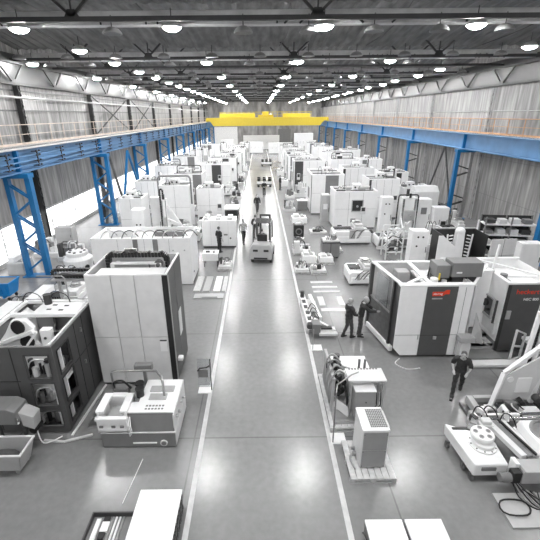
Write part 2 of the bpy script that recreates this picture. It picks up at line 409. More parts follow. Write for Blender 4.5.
# ---------------------------------------------------------- overhead travelling crane
t = thing('overhead_crane', 'yellow overhead travelling crane bridging the hall at the far end', 'crane', (2.0, 104, 7.1))
for y in (0, 2.6):
    M().prism([(-15.2, .9), (15.2, .9), (15.2, .35), (14.3, .25), (13.2, -1.0), (-13.4, -1.0), (-14.3, .25), (-15.2, .35)], 'y', y - .35, y + .35).out('bridge_girder', 'yellow', t, .03)
M().box(-11.8, 11.0, -.2, 2.8, .9, .96).out('walkway', 'yellow', t)
for x in (-15.1, 14.65): M().box(x, x + .5, -1.2, 3.8, .06, .7).out('end_carriage', 'yellow', t, .05)
w = M()
for y in (-.3, 2.9):
    w.box(-11.8, 11, y - .02, y + .02, 2.15, 2.22).box(-11.8, 11, y - .02, y + .02, 1.5, 1.55)
    for k in range(20): w.box(-11.8 + k * 1.2 - .02, -11.8 + k * 1.2 + .03, y - .02, y + .02, .9, 2.2)
w.out('guard_rail', 'yellow', t)
tr = M().box(-2.2, 1.6, .2, 2.4, .96, 1.5).box(-1.2, .4, .5, 2.1, 1.5, 2.3).out('trolley', 'yellow', t, .05)
M().cyl((-1.0, .6, 1.5), (-1.0, 2.0, 1.5), .45).cyl((.9, .6, 1.6), (.9, 2.0, 1.6), .3).out('rope_drum', 'offwhite', tr)
M().box(-11.8, -3, 1.0, 1.6, .96, 1.9).box(4, 10.8, 1.0, 1.6, .96, 1.8).out('electrics_cover', 'yellow', t, .03)
M().tube([(-.3, 1.3, .9), (-.3, 1.3, .2)], .04, 6).box(-.55, -.05, 1.1, 1.5, -.2, .2).out('hook_block', 'dark', t)

# ================================================================== MACHINES
def shell(w, d, h, z0=.12, t=.06, x=0, y=0, top=None):
    m = M(); m.box(x, x + w, y, y + t, z0, h).box(x, x + w, y + d - t, y + d, z0, h).box(x, x + t, y + t, y + d - t, z0, h).box(x + w - t, x + w, y + t, y + d - t, z0, h)
    if top is not None: m.box(x + t, x + w - t, y + t, y + d - t, top, top + .05)
    return m
def rim(w, d, z, b=.10, x=0, y=0, hh=.08):
    m = M(); m.box(x - .01, x + w + .01, y - .01, y + b, z, z + hh).box(x - .01, x + w + .01, y + d - b, y + d + .01, z, z + hh).box(x - .01, x + b, y + b, y + d - b, z, z + hh).box(x + w - b, x + w + .01, y + b, y + d - b, z, z + hh)
    return m
def drag_chain(t, pts, wd=.14, m='black', axis='y', name='drag_chain'):
    """linked cable carrier: separate short links along a path"""
    w = M(); P = [Vector(p) for p in pts]; L = []
    for a, b in zip(P, P[1:]):
        n = max(1, round((b - a).length / .11))
        for i in range(n): L.append((a + (b - a) * (i / n), a + (b - a) * ((i + .82) / n)))
    up = (0, 1, 0) if axis == 'y' else (1, 0, 0)
    for a, b in L: w.bar(a, b, wd * .8, wd, up)
    return w.out(name, m, t)
def arch(x0, x1, y, z0, z1, r=.25, n=5):
    pts = [(x0, y, z0), (x0, y, z1 - r)]
    for i in range(1, n + 1):
        a = PI / 2 * i / n; pts.append((x0 + r - r * math.cos(a), y, z1 - r + r * math.sin(a)))
    for i in range(0, n + 1):
        a = PI / 2 * i / n; pts.append((x1 - r + r * math.sin(a), y, z1 - r + r * math.cos(a)))
    pts.append((x1, y, z0)); return pts
def hose(t, pts, r=.025, m='black', name='hose'):
    P = [Vector(p) for p in pts]; out = []
    for i in range(len(P) - 1):
        p0 = P[max(i - 1, 0)]; p1 = P[i]; p2 = P[i + 1]; p3 = P[min(i + 2, len(P) - 1)]
        for k in range(5):
            u = k / 5; out.append(.5 * ((2 * p1) + (p2 - p0) * u + (2 * p0 - 5 * p1 + 4 * p2 - p3) * u * u + (3 * p1 - p0 - 3 * p2 + p3) * u ** 3))
    out.append(P[-1])
    return M().tube(out, r, 6).out(name, m, t, smooth=True)
def feet(t, w, d, m='darksteel', x=0, y=0):
    for fx in (x + .12, x + w - .12):
        for fy in (y + .12, y + d - .12): M().lathe([(.07, 0), (.07, .03), (.035, .05), (.035, .13)], (fx, fy, 0), 10).out('foot', m, t)
def vent(t, x0, x1, y, z0, z1, name='vent_grille', m='dark'):
    w = M(); n = 6
    for k in range(n): w.box(x0, x1, y - .015, y + .005, z0 + (z1 - z0) * k / n, z0 + (z1 - z0) * (k + .55) / n)
    return w.out(name, m, t)

def machining_centre(label, loc, w, d, h, rz=0, front='white', side='offwhite', dark=None, window=None, aisle_side=None, spindle=True, chain=None, roof=True, seed=0, seams=3, cabinet=None):
    """enclosed machine; local x to the right, y to the back, origin at its front left corner"""
    rr = random.Random(seed)
    t = thing('machining_centre', label, 'machine', loc, rz)
    shell(w, d, h, .12, .06, top=h * .62).out('enclosure', front, t, .012)
    M().box(.06, w - .06, .06, d - .06, 0, .14).out('plinth', 'darksteel', t)
    rim(w, d, h).out('roof_rim', 'white', t, .01)
    sm = M()
    for k in range(1, seams + 1): sm.box(w * k / (seams + 1) - .008, w * k / (seams + 1) + .008, -.006, .004, .15, h - .03)
    sm.box(.03, w - .03, -.006, .004, h * .55, h * .55 + .012); sm.out('panel_seam', 'mid', t)
    if dark:
        a, b, m = dark; M().box(w * a, w * b, -.03, .0, .14, h - .02).out('dark_panel', m, t, .006)
        M().box(w * b - .14, w * b - .10, -.07, -.03, h * .35, h * .6).out('door_handle', 'steel', t)
    if window:
        a, b, c, e = window; f = M().panel_open(w * a - .07, w * b + .07, h * c - .07, h * e + .07, [(w * a, w * b, h * c, h * e)], 'y', -.05, 0).out('window_frame', 'light', t)
        M().box(w * a, w * b, -.02, -.005, h * c, h * e).out('glass', 'black', f)
        M().cyl((w * (a + b) / 2, -.06, h * (c + e) / 2 - .05), (w * (a + b) / 2, -.02, h * (c + e) / 2 - .05), .09, n=12).out('spindle_nose', 'steel', t)
    if aisle_side:
        sx, m = aisle_side; x = -.02 if sx < 0 else w - .0
        s1 = M().box(x, x + .02, .05, d - .05, .16, h - .05).out('side_panel', m, t)
        M().box(x - .02 if sx < 0 else x + .02, x if sx < 0 else x + .04, d * .35, d * .6, h * .35, h * .62).out('side_window', 'offwhite' if m in ('dark', 'charcoal', 'mid') else 'mid', t)
        M().box(x - .03 if sx < 0 else x, x if sx < 0 else x + .05, 0, .12, .14, h).out('corner_strip', 'charcoal', t)
    if cabinet:
        sx, m = cabinet; x0 = w + .02 if sx > 0 else -.82
        M().box(x0, x0 + .8, d * .1, d * .7, .1, h * .82).out('control_cabinet', m, t, .015)
        M().box(x0 + .15, x0 + .6, d * .1 - .02, d * .1, h * .4, h * .6).out('label_sheet', 'paper', t)
        M().box(x0 + .68, x0 + .72, d * .1 - .04, d * .1, h * .35, h * .5).out('door_handle', 'dark', t)
    if spindle:
        cx = w * rr.uniform(.35, .6); cy = d * .55
        M().box(cx - .32, cx + .32, cy - .25, cy + .3, h * .64, h + .45).out('spindle_column', 'white', t, .03)
        M().cyl((cx - .18, cy - .26, h + .2), (cx - .18, cy - .34, h + .2), .07).cyl((cx + .18, cy - .26, h + .2), (cx + .18, cy - .34, h + .2), .07).out('port', 'black', t)
        M().box(cx - .15, cx + .15, cy - .55, cy - .25, h * .66, h + .05).out('spindle_head', 'light', t, .02)
    if chain == 'arch':
        drag_chain(t, arch(w * .1, w * .9, d * .7, h * .66, h + .65, .2), .10)
        M().box(w * .16, w * .84, d * .7 - .04, d * .7 + .04, h + .32, h + .44).out('crossbeam', 'light', t)
    elif chain == 'post':
        drag_chain(t, [(w * .9, d * .45, h * .64), (w * .9, d * .45, h + .8)], .12)
        M().box(w * .93, w * .93 + .12, d * .4, d * .52, h * .64, h + .7).out('mast', 'white', t)
    if roof:
        for k in range(rr.randint(4, 7)):
            x = rr.uniform(.15, w - .8); y = rr.uniform(.15, d - .7); a = rr.uniform(.3, .6); b = rr.uniform(.2, .5); z = h * .62 + .05
            M().box(x, x + a, y, y + b, z, z + rr.uniform(.35, .38 * h + .3)).out('roof_unit', rr.choice(['offwhite', 'light', 'mid', 'white', 'dark', 'steel']), t, .015)
        for k in range(3):
            x = rr.uniform(.2, w - .5); y = rr.uniform(.2, d - .3)
            hose(t, [(x, y, h * .65), (x + .1, y, h + .15), (x + .35, y + .1, h + .2), (x + .45, y + .12, h * .66)], .02)
    px = w * rr.choice((.1, .62, .8)); cp = M().box(px, px + .38, -.16, -.08, h * .42, h * .62).out('control_panel', 'offwhite', t, .01)
    M().box(px + .05, px + .33, -.165, -.16, h * .5, h * .6).out('screen', 'charcoal', cp)
    vx = w * rr.uniform(.3, .6); vent(t, vx, vx + .4, -.01, h * .18, h * .3)
    if rr.random() < .6:
        tx = rr.uniform(.1, w - .9); M().box(tx, tx + .8, -.75, -.12, .05, .55).out('coolant_tank', rr.choice(('mid', 'light', 'dark')), t, .02)
        M().cyl((tx + .2, -.5, .55), (tx + .2, -.5, .85), .08).cyl((tx + .5, -.4, .55), (tx + .5, -.4, .75), .07).out('pump', rr.choice(('black', 'steel')), t)
        hose(t, [(tx + .2, -.5, .8), (tx + .1, -.4, 1.05), (tx + .2, -.2, 1.1), (tx + .3, -.05, .9)], .025)
    M().box(w * .05, w * .95, d * .3, d * .3 + .08, h - .02, h + .05).box(w * .05, w * .95, d * .72, d * .72 + .06, h - .02, h + .04).out('roof_beam', rr.choice(('white', 'mid', 'charcoal')), t)
    feet(t, w, d)
    return t

def machine_bed(label, loc, w, d, h, rz=0, seed=0, casters=False, name='machine_bed'):
    """cast machine bed with guide rails along x, saddle, motor, hoses"""
    rr = random.Random(seed); t = thing(name, label, 'machine bed', loc, rz)
    M().prism([(0, .12), (w, .12), (w, h * .7), (w - .12, h * .8), (.12, h * .8), (0, h * .7)], 'y', 0, d).box(.1, w - .1, -.05, .04, .2, h * .5).out('bed_casting', 'white', t, .02)
    for y in (d * .22, d * .75): M().box(.08, w - .08, y, y + .08, h * .8, h * .86).out('guide_rail', 'rail', t)
    sx = w * rr.uniform(.3, .55)
    M().box(sx, sx + w * .24, .04, d - .04, h * .86, h * 1.05).box(sx + .06, sx + w * .24 - .06, .12, d - .12, h * 1.05, h * 1.2).out('saddle', 'offwhite', t, .02)
    M().lathe([(.26, 0), (.26, .05), (.2, .06), (.2, .14), (.06, .15)], (sx + w * .12, d * .5, h * 1.2), 20).out('rotary_plate', 'steel', t)
    M().cyl((w - .1, d * .5, h * .6), (w + .28, d * .5, h * .6), .11).box(w + .05, w + .2, d * .5 - .09, d * .5 + .09, h * .6, h * .6 + .17).out('motor', 'dark', t)
    w_ = M()
    for k in range(9): w_.box(.1 + k * (sx - .15) / 9, .1 + (k + .6) * (sx - .15) / 9, d * .34, d * .7, h * .8, h * .86 + .03)
    w_.out('bellows', 'charcoal', t)
    for k in range(4):
        x = rr.uniform(.1, w - .4); y = rr.choice([-.06, d + .03]); M().box(x, x + rr.uniform(.12, .35), y, y + .1, h * rr.uniform(.25, .4), h * rr.uniform(.55, 1.0)).out('valve_block', rr.choice(['mid', 'black', 'steel', 'light']), t)
    for k in range(3):
        x = rr.uniform(.1, w - .6); hose(t, [(x, -.04, h * .4), (x + .15, -.18, h * .75), (x + .35, -.12, h * .9), (x + .5, .1, h * .87)], .02)
    drag_chain(t, [(sx + .1, d + .12, h * .7), (w - .1, d + .12, h * .7)], .1)
    if casters:
        for fx in (.15, w - .15):
            for fy in (.1, d - .1): M().cyl((fx, fy - .03, .06), (fx, fy + .03, .06), .06).out('caster', 'rubber', t)
    else: feet(t, w, d)
    return t

def cabinet(label, loc, w, d, h, rz=0, holes=0, m='white', doors=1, name='electrical_cabinet', cat='cabinet', base=.1, extra=None):
    t = thing(name, label, cat, loc, rz)
    M().box(0, w, 0, d, base, h).out('body', m, t, .015); M().box(.03, w - .03, .03, d - .03, 0, base).out('plinth', 'darksteel', t)
    for k in range(doors):
        a = w * k / doors + .02; b = w * (k + 1) / doors - .02
        dr = M().box(a, b, -.025, 0, base + .03, h - .03).out('door', m, t, .008)
        M().box(b - .09, b - .06, -.055, -.025, h * .45, h * .6).out('handle', 'dark', dr)
    if holes:
        P = {4: [(.35, .72), (.65, .72), (.35, .55), (.65, .55)], 5: [(.35, .85), (.65, .85), (.32, .62), (.3, .2), (.6, .2)]}[holes]
        for u, v in P: M().cyl((w * u, -.028, h * v), (w * u, -.045, h * v), .055, n=12).out('cable_port', 'black', t)
    if extra == 'fan': M().box(w * .3, w * .7, -.035, -.02, h * .6, h * .78).out('filter_grille', 'mid', t)
    if extra == 'hood': M().prism([(0, h), (d, h), (d, h + .35), (d * .4, h + .35)], 'x', .02, w - .02).out('hood', m, t, .01)
    return t

def pallet(label, loc, w, d, rz=0, group=None):
    t = thing('pallet', label, 'pallet', loc, rz, group)
    k_ = M(); n = max(4, round(w / .17))
    for k in range(n): k_.box(k * w / n + .008, (k + 1) * w / n - .008, 0, d, .115, .14)
    k_.out('deck_board', 'wood', t); r_ = M()
    for y in (0, d / 2 - .05, d - .1): r_.box(0, w, y, y + .1, .09, .115).box(0, w, y, y + .1, 0, .022)
    r_.out('runner', 'wood', t); b_ = M()
    for x in (0, w / 2 - .06, w - .12):
        for y in (0, d / 2 - .05, d - .1): b_.box(x, x + .12, y, y + .1, .022, .09)
    b_.out('spacer_block', 'wood', t)
    return t
def wrapped_load(label, loc, w, d, h, rz=0, m='film', seed=0, group=None):
    rr = random.Random(seed); t = thing('wrapped_load', label, 'load', loc, rz, group)
    M().box(0, w, 0, d, 0, h * .7, .02).out('wrapped_block', m, t, .04)
    M().box(w * .1, w * .5, d * .1, d * .8, h * .7, h, .03).out('wrapped_block', 'offwhite', t, .03)
    M().cyl((w * .7, d * .25, h * .72), (w * .7, d * .75, h * .72), min(w, d) * .12).out('wrapped_roll', 'light', t)
    M().box(-.01, w + .01, d * .3, d * .33, 0, h * .71).out('strap', 'dark', t)
    return t
def gear_load(label, loc, w, d, h, rz=0, seed=0, n=6, ms=('white', 'offwhite', 'steel', 'dark', 'mid')):
    """assorted machine parts standing on a pallet, fixed together"""
    rr = random.Random(seed); t = thing('machine_assembly', label, 'machine part', loc, rz)
    M().box(0, w, 0, d, 0, h * .25).out('base_frame', 'offwhite', t, .01)
    for k in range(n):
        a = rr.uniform(.15, .4) * w; b = rr.uniform(.2, .4) * d; x = rr.uniform(0, w - a); y = rr.uniform(0, d - b); hh = rr.uniform(.35, 1) * h
        if rr.random() < .6: M().box(x, x + a, y, y + b, h * .22, hh).out('block', rr.choice(ms), t, .01)
        else: M().cyl((x + a / 2, y + b / 2, h * .22), (x + a / 2, y + b / 2, hh), min(a, b) / 2).out('drum', rr.choice(ms), t)
    for k in range(3):
        x = rr.uniform(0, w * .5); hose(t, [(x, d * .2, h * .3), (x + .1 * w, d * .3, h * .95), (x + .3 * w, d * .5, h * .9), (x + .45 * w, d * .6, h * .3)], .018)
    return t
def mast_machine(label, loc, w, d, h, rz=0, seed=0, chain=True):
    """bare machine column: tall casting with ports, rails, drag chain, braces"""
    t = thing('machine_column', label, 'machine column', loc, rz)
    M().box(-.15, w + .15, -.2, d + .15, 0, .35).out('bed_casting', 'offwhite', t, .02)
    M().hexa([(0, 0, .35), (w, 0, .35), (w, d, .35), (0, d, .35), (w * .08, 0, h), (w * .92, 0, h), (w * .92, d * .6, h), (w * .08, d * .6, h)]).out('column_casting', 'white', t, .02)
    for x in (w * .12, w * .78): M().box(x, x + w * .1, -.05, 0, .4, h - .08).out('guide_rail', 'rail', t)
    M().box(w * .2, w * .8, -.32, -.05, h * .5, h * .72).out('spindle_head', 'light', t, .02)
    M().cyl((w * .5, -.32, h * .6), (w * .5, -.5, h * .6), .08).out('spindle', 'steel', t)
    M().cyl((w * .5, -.02, h), (w * .5, -.02, h + .3), .08).out('motor', 'black', t)
    M().bar((w + .02, d * .9, .4), (w * .9, d * .5, h * .85), .07).bar((0, d * .9, .4), (w * .1, d * .5, h * .85), .07).out('brace', 'white', t)
    if chain: drag_chain(t, arch(-.08, w + .08, d * .3, .5, h + .15, .15), .1)
    return t

# ---------------------------------------------------------- near left: dark enclosed machine
t = thing('machining_centre', 'dark grey enclosed machine with three framed openings per side, nearest on the left', 'machine', (-9.9, 8.85, 0))
W, D, H = 4.33, 2.9, 2.93
front_holes = [(3.56, 4.19, 1.95, 2.68), (3.56, 4.19, 1.02, 1.78), (3.56, 4.19, .3, .82)]
M().panel_open(2.08, W, .1, H, front_holes, 'y', 0, .05).out('front_panel', 'slate', t)
side_holes = [(.22, .88, 1.95, 2.68), (.22, .88, 1.02, 1.78), (.22, .88, .3, .82)]
M().panel_open(.05, D, .1, H, side_holes, 'x', W - .05, W).out('side_panel', 'dark', t)
M().box(2.08, W, D - .05, D, .1, H).box(2.08, 2.13, .05, D - .05, .1, H).out('rear_panel', 'mid', t)
M().box(2.18, W - .1, .1, D - .1, 0, .12).out('plinth', 'darksteel', t)
for (a, b, c, e) in front_holes:
    M().panel_open(a - .03, b + .03, c - .03, e + .03, [(a, b, c, e)], 'y', -.02, .0).out('opening_frame', 'dark', t)
for (a, b, c, e) in side_holes:
    M().panel_open(a - .03, b + .03, c - .03, e + .03, [(a, b, c, e)], 'x', W, W + .02).out('opening_frame', 'charcoal', t)
M().box(2.4, 2.42, -.01, 0, .15, 2.9).box(3.2, 3.22, -.01, 0, .15, 2.9).box(2.1, 3.3, -.01, 0, 1.85, 1.87).out('panel_seam', 'black', t)
M().box(W, W + .012, 1.30, 1.32, .15, 2.9).box(W, W + .012, 1.82, 1.84, .15, 2.9).box(W, W + .012, 1.0, 2.3, 1.75, 1.765).out('panel_seam', 'black', t)
for z, y in ((2.45, 1.62), (1.35, 1.55)): M().box(W, W + .05, y, y + .03, z, z + .14).out('door_handle', 'steel', t)
rim(W - 2.08, D, H, .05, x=2.08, hh=.04).out('roof_rim', 'mid', t, .01)
# what shows inside the three compartments: shelves with tool pockets
for z, n_ in ((.85, 3), (1.83, 4)):
    M().box(2.6, W - .06, .06, .52, z, z + .04).out('inner_shelf', 'mid', t)
rr = random.Random(5)
for z0, zz in ((.15, .7), (.9, .8), (1.88, .75)):
    M().box(2.95, 3.0, .06, .52, z0, z0 + zz).box(3.0, W - .06, .5, .54, z0, z0 + zz).out('inner_wall', 'white', t)
    for k in range(11):
        x = rr.uniform(3.3, 4.15); y = rr.uniform(.15, .42); M().cyl((x, y, z0 + .02), (x, y, z0 + rr.uniform(.15, zz * .75)), rr.uniform(.03, .08), n=10).out('tool_holder', rr.choice(['steel', 'white', 'black', 'light']), t)
    hose(t, [(3.4, .2, z0 + .1), (3.6, .15, z0 + zz * .7), (3.9, .3, z0 + zz * .6), (4.1, .2, z0 + .15)], .02, 'white')
# interior under the open roof: white structure
M().box(2.14, W - .06, .56, D - .06, 1.5, 1.56).box(2.14, 2.9, .06, .56, 1.5, 1.56).out('inner_deck', 'white', t)
M().box(2.1, W - .1, 1.8, 1.93, 2.86, 2.98).box(2.1, 2.2, .1, D - .1, 2.86, 2.98).box(2.2, W - .1, D - .16, D - .06, 2.86, 2.98).out('crossbeam', 'white', t, .02)
M().box(2.45, 3.0, 2.6, D - .17, 1.56, 2.85).out('inner_partition', 'mid', t)
M().box(3.62, 3.92, .78, 1.0, 2.05, 3.0).out('white_box_unit', 'white', t, .02)
M().cyl((3.76, .78, 2.75), (3.76, .76, 2.75), .04).cyl((3.85, .78, 2.35), (3.85, .76, 2.35), .04).out('port', 'black', t)
M().box(3.96, 4.24, .9, 1.0, 2.1, 2.88).out('black_panel', 'black', t)
# white rotor shaped guard with two dark windows
pts = [(2.25, 1.6), (3.35, 1.6), (3.45, 2.1), (3.3, 2.5), (3.35, 2.95), (3.15, 3.2), (2.75, 3.2), (2.5, 2.8), (2.25, 2.5)]
M().prism(pts, 'y', .98, 1.15).out('spindle_guard', 'white', t, .03)
for cz, cx, rx, rz_ in ((3.0, 2.93, .19, .22), (2.52, 3.1, .2, .21)):
    M().prism([(cx + rx * math.cos(a) ** 1 * 1, cz + rz_ * math.sin(a)) for a in [2 * PI * k / 16 for k in range(16)]], 'y', .93, .99).out('guard_window', 'black', t)
M().bar((2.3, .88, 2.5), (3.4, .88, 2.92), .12).out('guard_arm', 'white', t, .02)
M().bar((3.2, .66, 2.5), (3.6, .7, 3.0), .06).bar((3.3, .64, 2.2), (3.9, .7, 2.6), .06).out('linkage', 'white', t)
M().box(3.6, 4.1, 1.05, 1.4, 1.56, 2.2).out('gear_box', 'mid', t, .03); M().cyl((3.7, .7, 2.0), (3.7, .7, 2.2), .1).cyl((4.1, .75, 1.9), (4.1, .75, 2.15), .08).out('coupling', 'steel', t)
M().box(2.75, W - .2, 2.0, D - .08, 2.78, 2.92).out('roof_cover', 'white', t, .02)
for x, y in ((3.1, 2.2), (3.5, 2.15), (3.15, 2.5), (3.55, 2.45)): M().box(x, x + .14, y, y + .07, 2.92, 2.93).out('lifting_slot', 'black', t)
M().cyl((2.95, 2.65, 2.92), (2.95, 2.65, 3.25), .12).out('pump_motor', 'charcoal', t)
for x in (2.4, 3.3): hose(t, [(x - .3, 2.7, 2.95), (x - .2, 2.7, 3.2), (x, 2.7, 3.3), (x + .25, 2.7, 3.2), (x + .35, 2.7, 2.95)], .014)
M().tube([(3.6, 2.75, 2.9), (3.6, 2.75, 3.75), (3.5, 2.75, 3.85), (2.7, 2.75, 3.85)], .025).out('supply_pipe', 'steel', t)
M().prism([(2.2, 1.6), (2.42, 1.6), (2.42, 2.6), (2.2, 2.8)], 'y', 1.95, 2.7).out('inner_housing', 'white', t, .03)
M().box(W - .12, W - .07, .1, D - .1, 2.6, 2.97).out('side_channel', 'white', t)

# white cable duct on the floor around it
w = M().bar((-5.48, 8.72, .05), (-5.33, 11.0, .05), .06, .05).bar((-5.6, 8.5, .05), (-4.9, 8.75, .05), .06, .05).bar((-6.2, 8.55, .05), (-5.6, 8.5, .05), .06, .05)
tag(w.out('cable_duct', 'offwhite'), 'thin pale cable duct bent around the foot of the dark machine', 'cable duct')
t = thing('floor_ramp', 'small grey ribbed cable ramp beside the foot of the dark machine', 'ramp', (-5.15, 9.05, 0))
w = M()
for k in range(6): w.box(0, .62, k * .08, k * .08 + .06, .05, .09)
w.out('tread', 'steel', t); M().box(0, .62, 0, .5, 0, .05).out('ramp_body', 'light', t)

# ---------------------------------------------------------- chip conveyor head and chip cart
t = thing('chip_conveyor', 'grey hooded conveyor head discharging above the tipping cart', 'conveyor', (-7.42, 8.05, 0))
M().prism([(0, 1.08), (1.0, 1.08), (1.05, 1.2), (1.0, 1.48), (.8, 1.58), (-.1, 1.58), (-.1, 1.08)], 'y', 0, .55).out('hood', 'mid', t, .02)
M().hexa([(1.05, .1, .95), (1.3, .15, .78), (1.3, .5, .78), (1.05, .5, .95), (1.0, .1, 1.4), (1.35, .15, 1.2), (1.35, .5, 1.2), (1.0, .5, 1.4)]).out('discharge_flap', 'light', t, .02)
M().box(.98, 1.03, .0, .05, 1.1, 1.28).out('warning_label', 'paper', t); M().box(.12, .26, -.01, 0, 1.2, 1.34).out('warning_label', 'paper', t)
M().bar((.2, .35, 0), (.2, .35, 1.08), .08).bar((.85, .4, 0), (.85, .4, 1.08), .08).out('stand', 'darksteel', t)
M().cyl((1.1, .35, .55), (1.1, .7, .55), .1).out('gear_motor', 'black', t)
hose(t, [(1.1, .5, .5), (1.3, .3, .2), (1.5, .35, .15), (1.7, .6, .1)], .02, 'white')
t = thing('tipping_cart', 'grey sheet metal chip cart on casters in front of the dark machine', 'cart', (-7.28, 7.42, 0))
w = M(); a, b = 0, 1.22
w.hexa([(.05, .05, .14), (1.05, .05, .14), (1.05, .08, .14), (.05, .08, .14), (-.03, -.06, .72), (1.22, -.06, .72), (1.22, -.03, .72), (-.03, -.03, .72)])
w.hexa([(.05, .5, .14), (1.05, .5, .14), (1.05, .53, .14), (.05, .53, .14), (-.03, .57, .72), (1.22, .57, .72), (1.22, .6, .72), (-.03, .6, .72)])
w.hexa([(1.02, .05, .14), (1.05, .05, .14), (1.05, .53, .14), (1.02, .53, .14), (1.19, -.06, .72), (1.22, -.06, .72), (1.22, .6, .72), (1.19, .6, .72)])
w.hexa([(.05, .05, .14), (.08, .05, .14), (.08, .53, .14), (.05, .53, .14), (-.03, -.06, .72), (0, -.06, .72), (0, .6, .72), (-.03, .6, .72)])
w.box(.05, 1.05, .05, .53, .12, .15); w.out('hopper', 'light', t)
w = M().box(-.05, 1.24, -.08, -.03, .70, .75).box(-.05, 1.24, .57, .62, .70, .75).box(1.19, 1.24, -.03, .57, .70, .75).out('top_edge', 'offwhite', t, .008)
for x in (.15, .95):
    for y in (.08, .48): M().cyl((x, y - .02, .06), (x, y + .02, .06), .06).box(x - .03, x + .03, y - .04, y + .04, .09, .13).out('caster', 'steel', t)
tag(M().ell((-6.72, 7.7, .42), (.4, .2, .08)).out('metal_chips', 'darksteel'), 'dark heap of metal chips inside the grey cart', 'chips')

# ---------------------------------------------------------- tall pale box machine
t = thing('machining_centre', 'tall pale grey box machine with dark corner stripe, left of the aisle', 'machine', (-5.42, 11.08, 0))
W, D, H = 2.52, 1.98, 4.06
shell(W, D, H, .08, .05, top=3.2).out('enclosure', 'light', t, .01)
M().box(.05, W - .05, .05, D - .05, 0, .1).out('plinth', 'darksteel', t)
for a, b in ((0, .80), (.81, 1.52), (1.53, W - .14)):
    M().box(a + .006, b - .006, -.035, -.0, .12, 1.88).out('front_panel', 'offwhite', t); M().box(a + .006, b - .006, -.035, 0, 1.90, H).out('front_panel', 'offwhite', t)
M().box(W - .14, W + .03, -.05, .0, .08, H).out('corner_stripe', 'black', t, .01)
M().box(W, W + .03, 0, .95, .1, H).out('side_panel', 'slate', t); M().box(W, W + .03, .97, D, .1, H).out('side_panel', 'slate', t)
M().box(W + .03, W + .05, .95, 1.35, 1.35, 2.3).out('side_label', 'offwhite', t)
M().box(W + .03, W + .06, .0, .02, .1, H).out('edge_trim', 'light', t)
M().box(W - .42, W - .2, -.05, -.035, 1.35, 1.75).out('front_label', 'paper', t); M().box(W - .42, W - .2, -.055, -.035, 1.74, 1.78).out('label_clip', 'dark', t)
M().box(W + .03, W + .2, .25, .45, .75, .88).out('side_latch', 'white', t, .02)
rim(W, D, H, .05, hh=.03).out('roof_rim', 'offwhite', t)
drag_chain(t, arch(.24, 2.22, 1.45, 3.25, 4.24, .14), .2)
M().box(.36, 2.1, 1.34, 1.38, 3.25, 3.9).out('inner_panel', 'offwhite', t); M().box(.4, 2.1, 1.1, 1.32, 3.88, 4.03).out('crossbeam', 'offwhite', t, .01)
M().box(.55, 1.9, 1.08, 1.1, 3.92, 4.0).out('beam_inset', 'mid', t)
M().box(.52, .62, 1.3, 1.44, 3.25, 4.02).box(2.08, 2.18, 1.3, 1.44, 3.25, 4.02).out('portal_post', 'light', t)
M().cyl((2.0, 1.15, 3.98), (2.0, 1.3, 3.98), .14).cyl((2.0, 1.05, 3.98), (2.0, 1.16, 3.98), .07).out('drive_wheel', 'darksteel', t)
hose(t, [(2.2, 1.5, 4.1), (2.28, 1.3, 3.9), (2.3, 1.1, 3.7), (2.3, .9, 3.3)], .03)
hose(t, [(1.7, 1.1, 4.0), (1.8, .9, 3.9), (1.95, .8, 3.6), (2.1, .8, 3.3)], .02)
M().box(.15, 2.35, .2, .95, 3.25, 3.95).out('drive_box', 'offwhite', t, .02)
for k in range(5): M().cyl((.4 + .42 * k, 1.38, 4.3), (.4 + .42 * k, 1.5, 4.3), .06).out('chain_roller', 'black', t)
M().cyl((1.05, 1.5, 4.36), (1.05, 1.62, 4.36), .06).box(.8, 1.2, 1.5, 1.62, 4.34, 4.40).out('bracket', 'steel', t)

t = thing('cable_carrier', 'black horizontal cable carrier behind the pale box machine', 'cable carrier', (-7.75, 13.45, 0))
M().box(0, 2.2, -.2, .25, 2.95, 3.0).bar((.2, 0, 0), (.2, 0, 2.95), .1).bar((2.0, 0, 0), (2.0, 0, 2.95), .1).out('tray', 'light', t)
drag_chain(t, [(.1, 0, 3.08), (2.1, 0, 3.08), (2.2, 0, 3.2), (2.1, 0, 3.34), (.1, 0, 3.34), (0, 0, 3.2), (.1, 0, 3.08)], .13)
M().box(.3, 1.4, -.12, .12, 3.12, 3.2).box(1.5, 1.9, -.1, .1, 3.14, 3.28).out('cable_bundle', 'charcoal', t)

# ---------------------------------------------------------- coolant unit
t = thing('coolant_unit', 'grey coolant tank with white filter basket and pipe hoop beside the aisle', 'coolant unit', (-4.42, 8.3, 0))
M().box(0, 2.02, 0, 1.35, .03, .52).out('tank', 'mid', t, .015)
M().box(0, 2.04, -.01, 1.37, .52, .545).out('tank_lip', 'offwhite', t)
M().hexa([(.78, .02, .545), (2.02, .02, .545), (2.02, 1.6, .545), (.78, 1.6, .545), (.74, .16, 1.08), (1.98, .16, 1.08), (2.0, 1.55, 1.08), (.95, 1.55, 1.08)]).out('slanted_housing', 'mid', t, .015)
M().box(.74, 2.0, .14, .55, 1.08, 1.12).box(.95, 2.0, .55, 1.57, 1.08, 1.10).out('housing_lid', 'white', t)
M().box(2.0, 2.03, .05, 1.58, .05, 1.09).out('side_plate', 'offwhite', t)
w = M()
for k in range(12): w.box(1.2 + (k % 6) * .09, 1.26 + (k % 6) * .09, .24 + .12 * (k // 6), .30 + .12 * (k // 6), 1.12, 1.125)
w.out('lid_slots', 'mid', t)
for y0, y1, x0, x1 in ((.65, .9, 1.2, 1.7), (1.0, 1.25, 1.15, 1.85)): M().box(x0, x1, y0, y1, 1.10, 1.13).box(x0 + .04, x1 - .04, y0 + .04, y1 - .04, 1.10, 1.14).out('inspection_cover', 'light', t, .01)
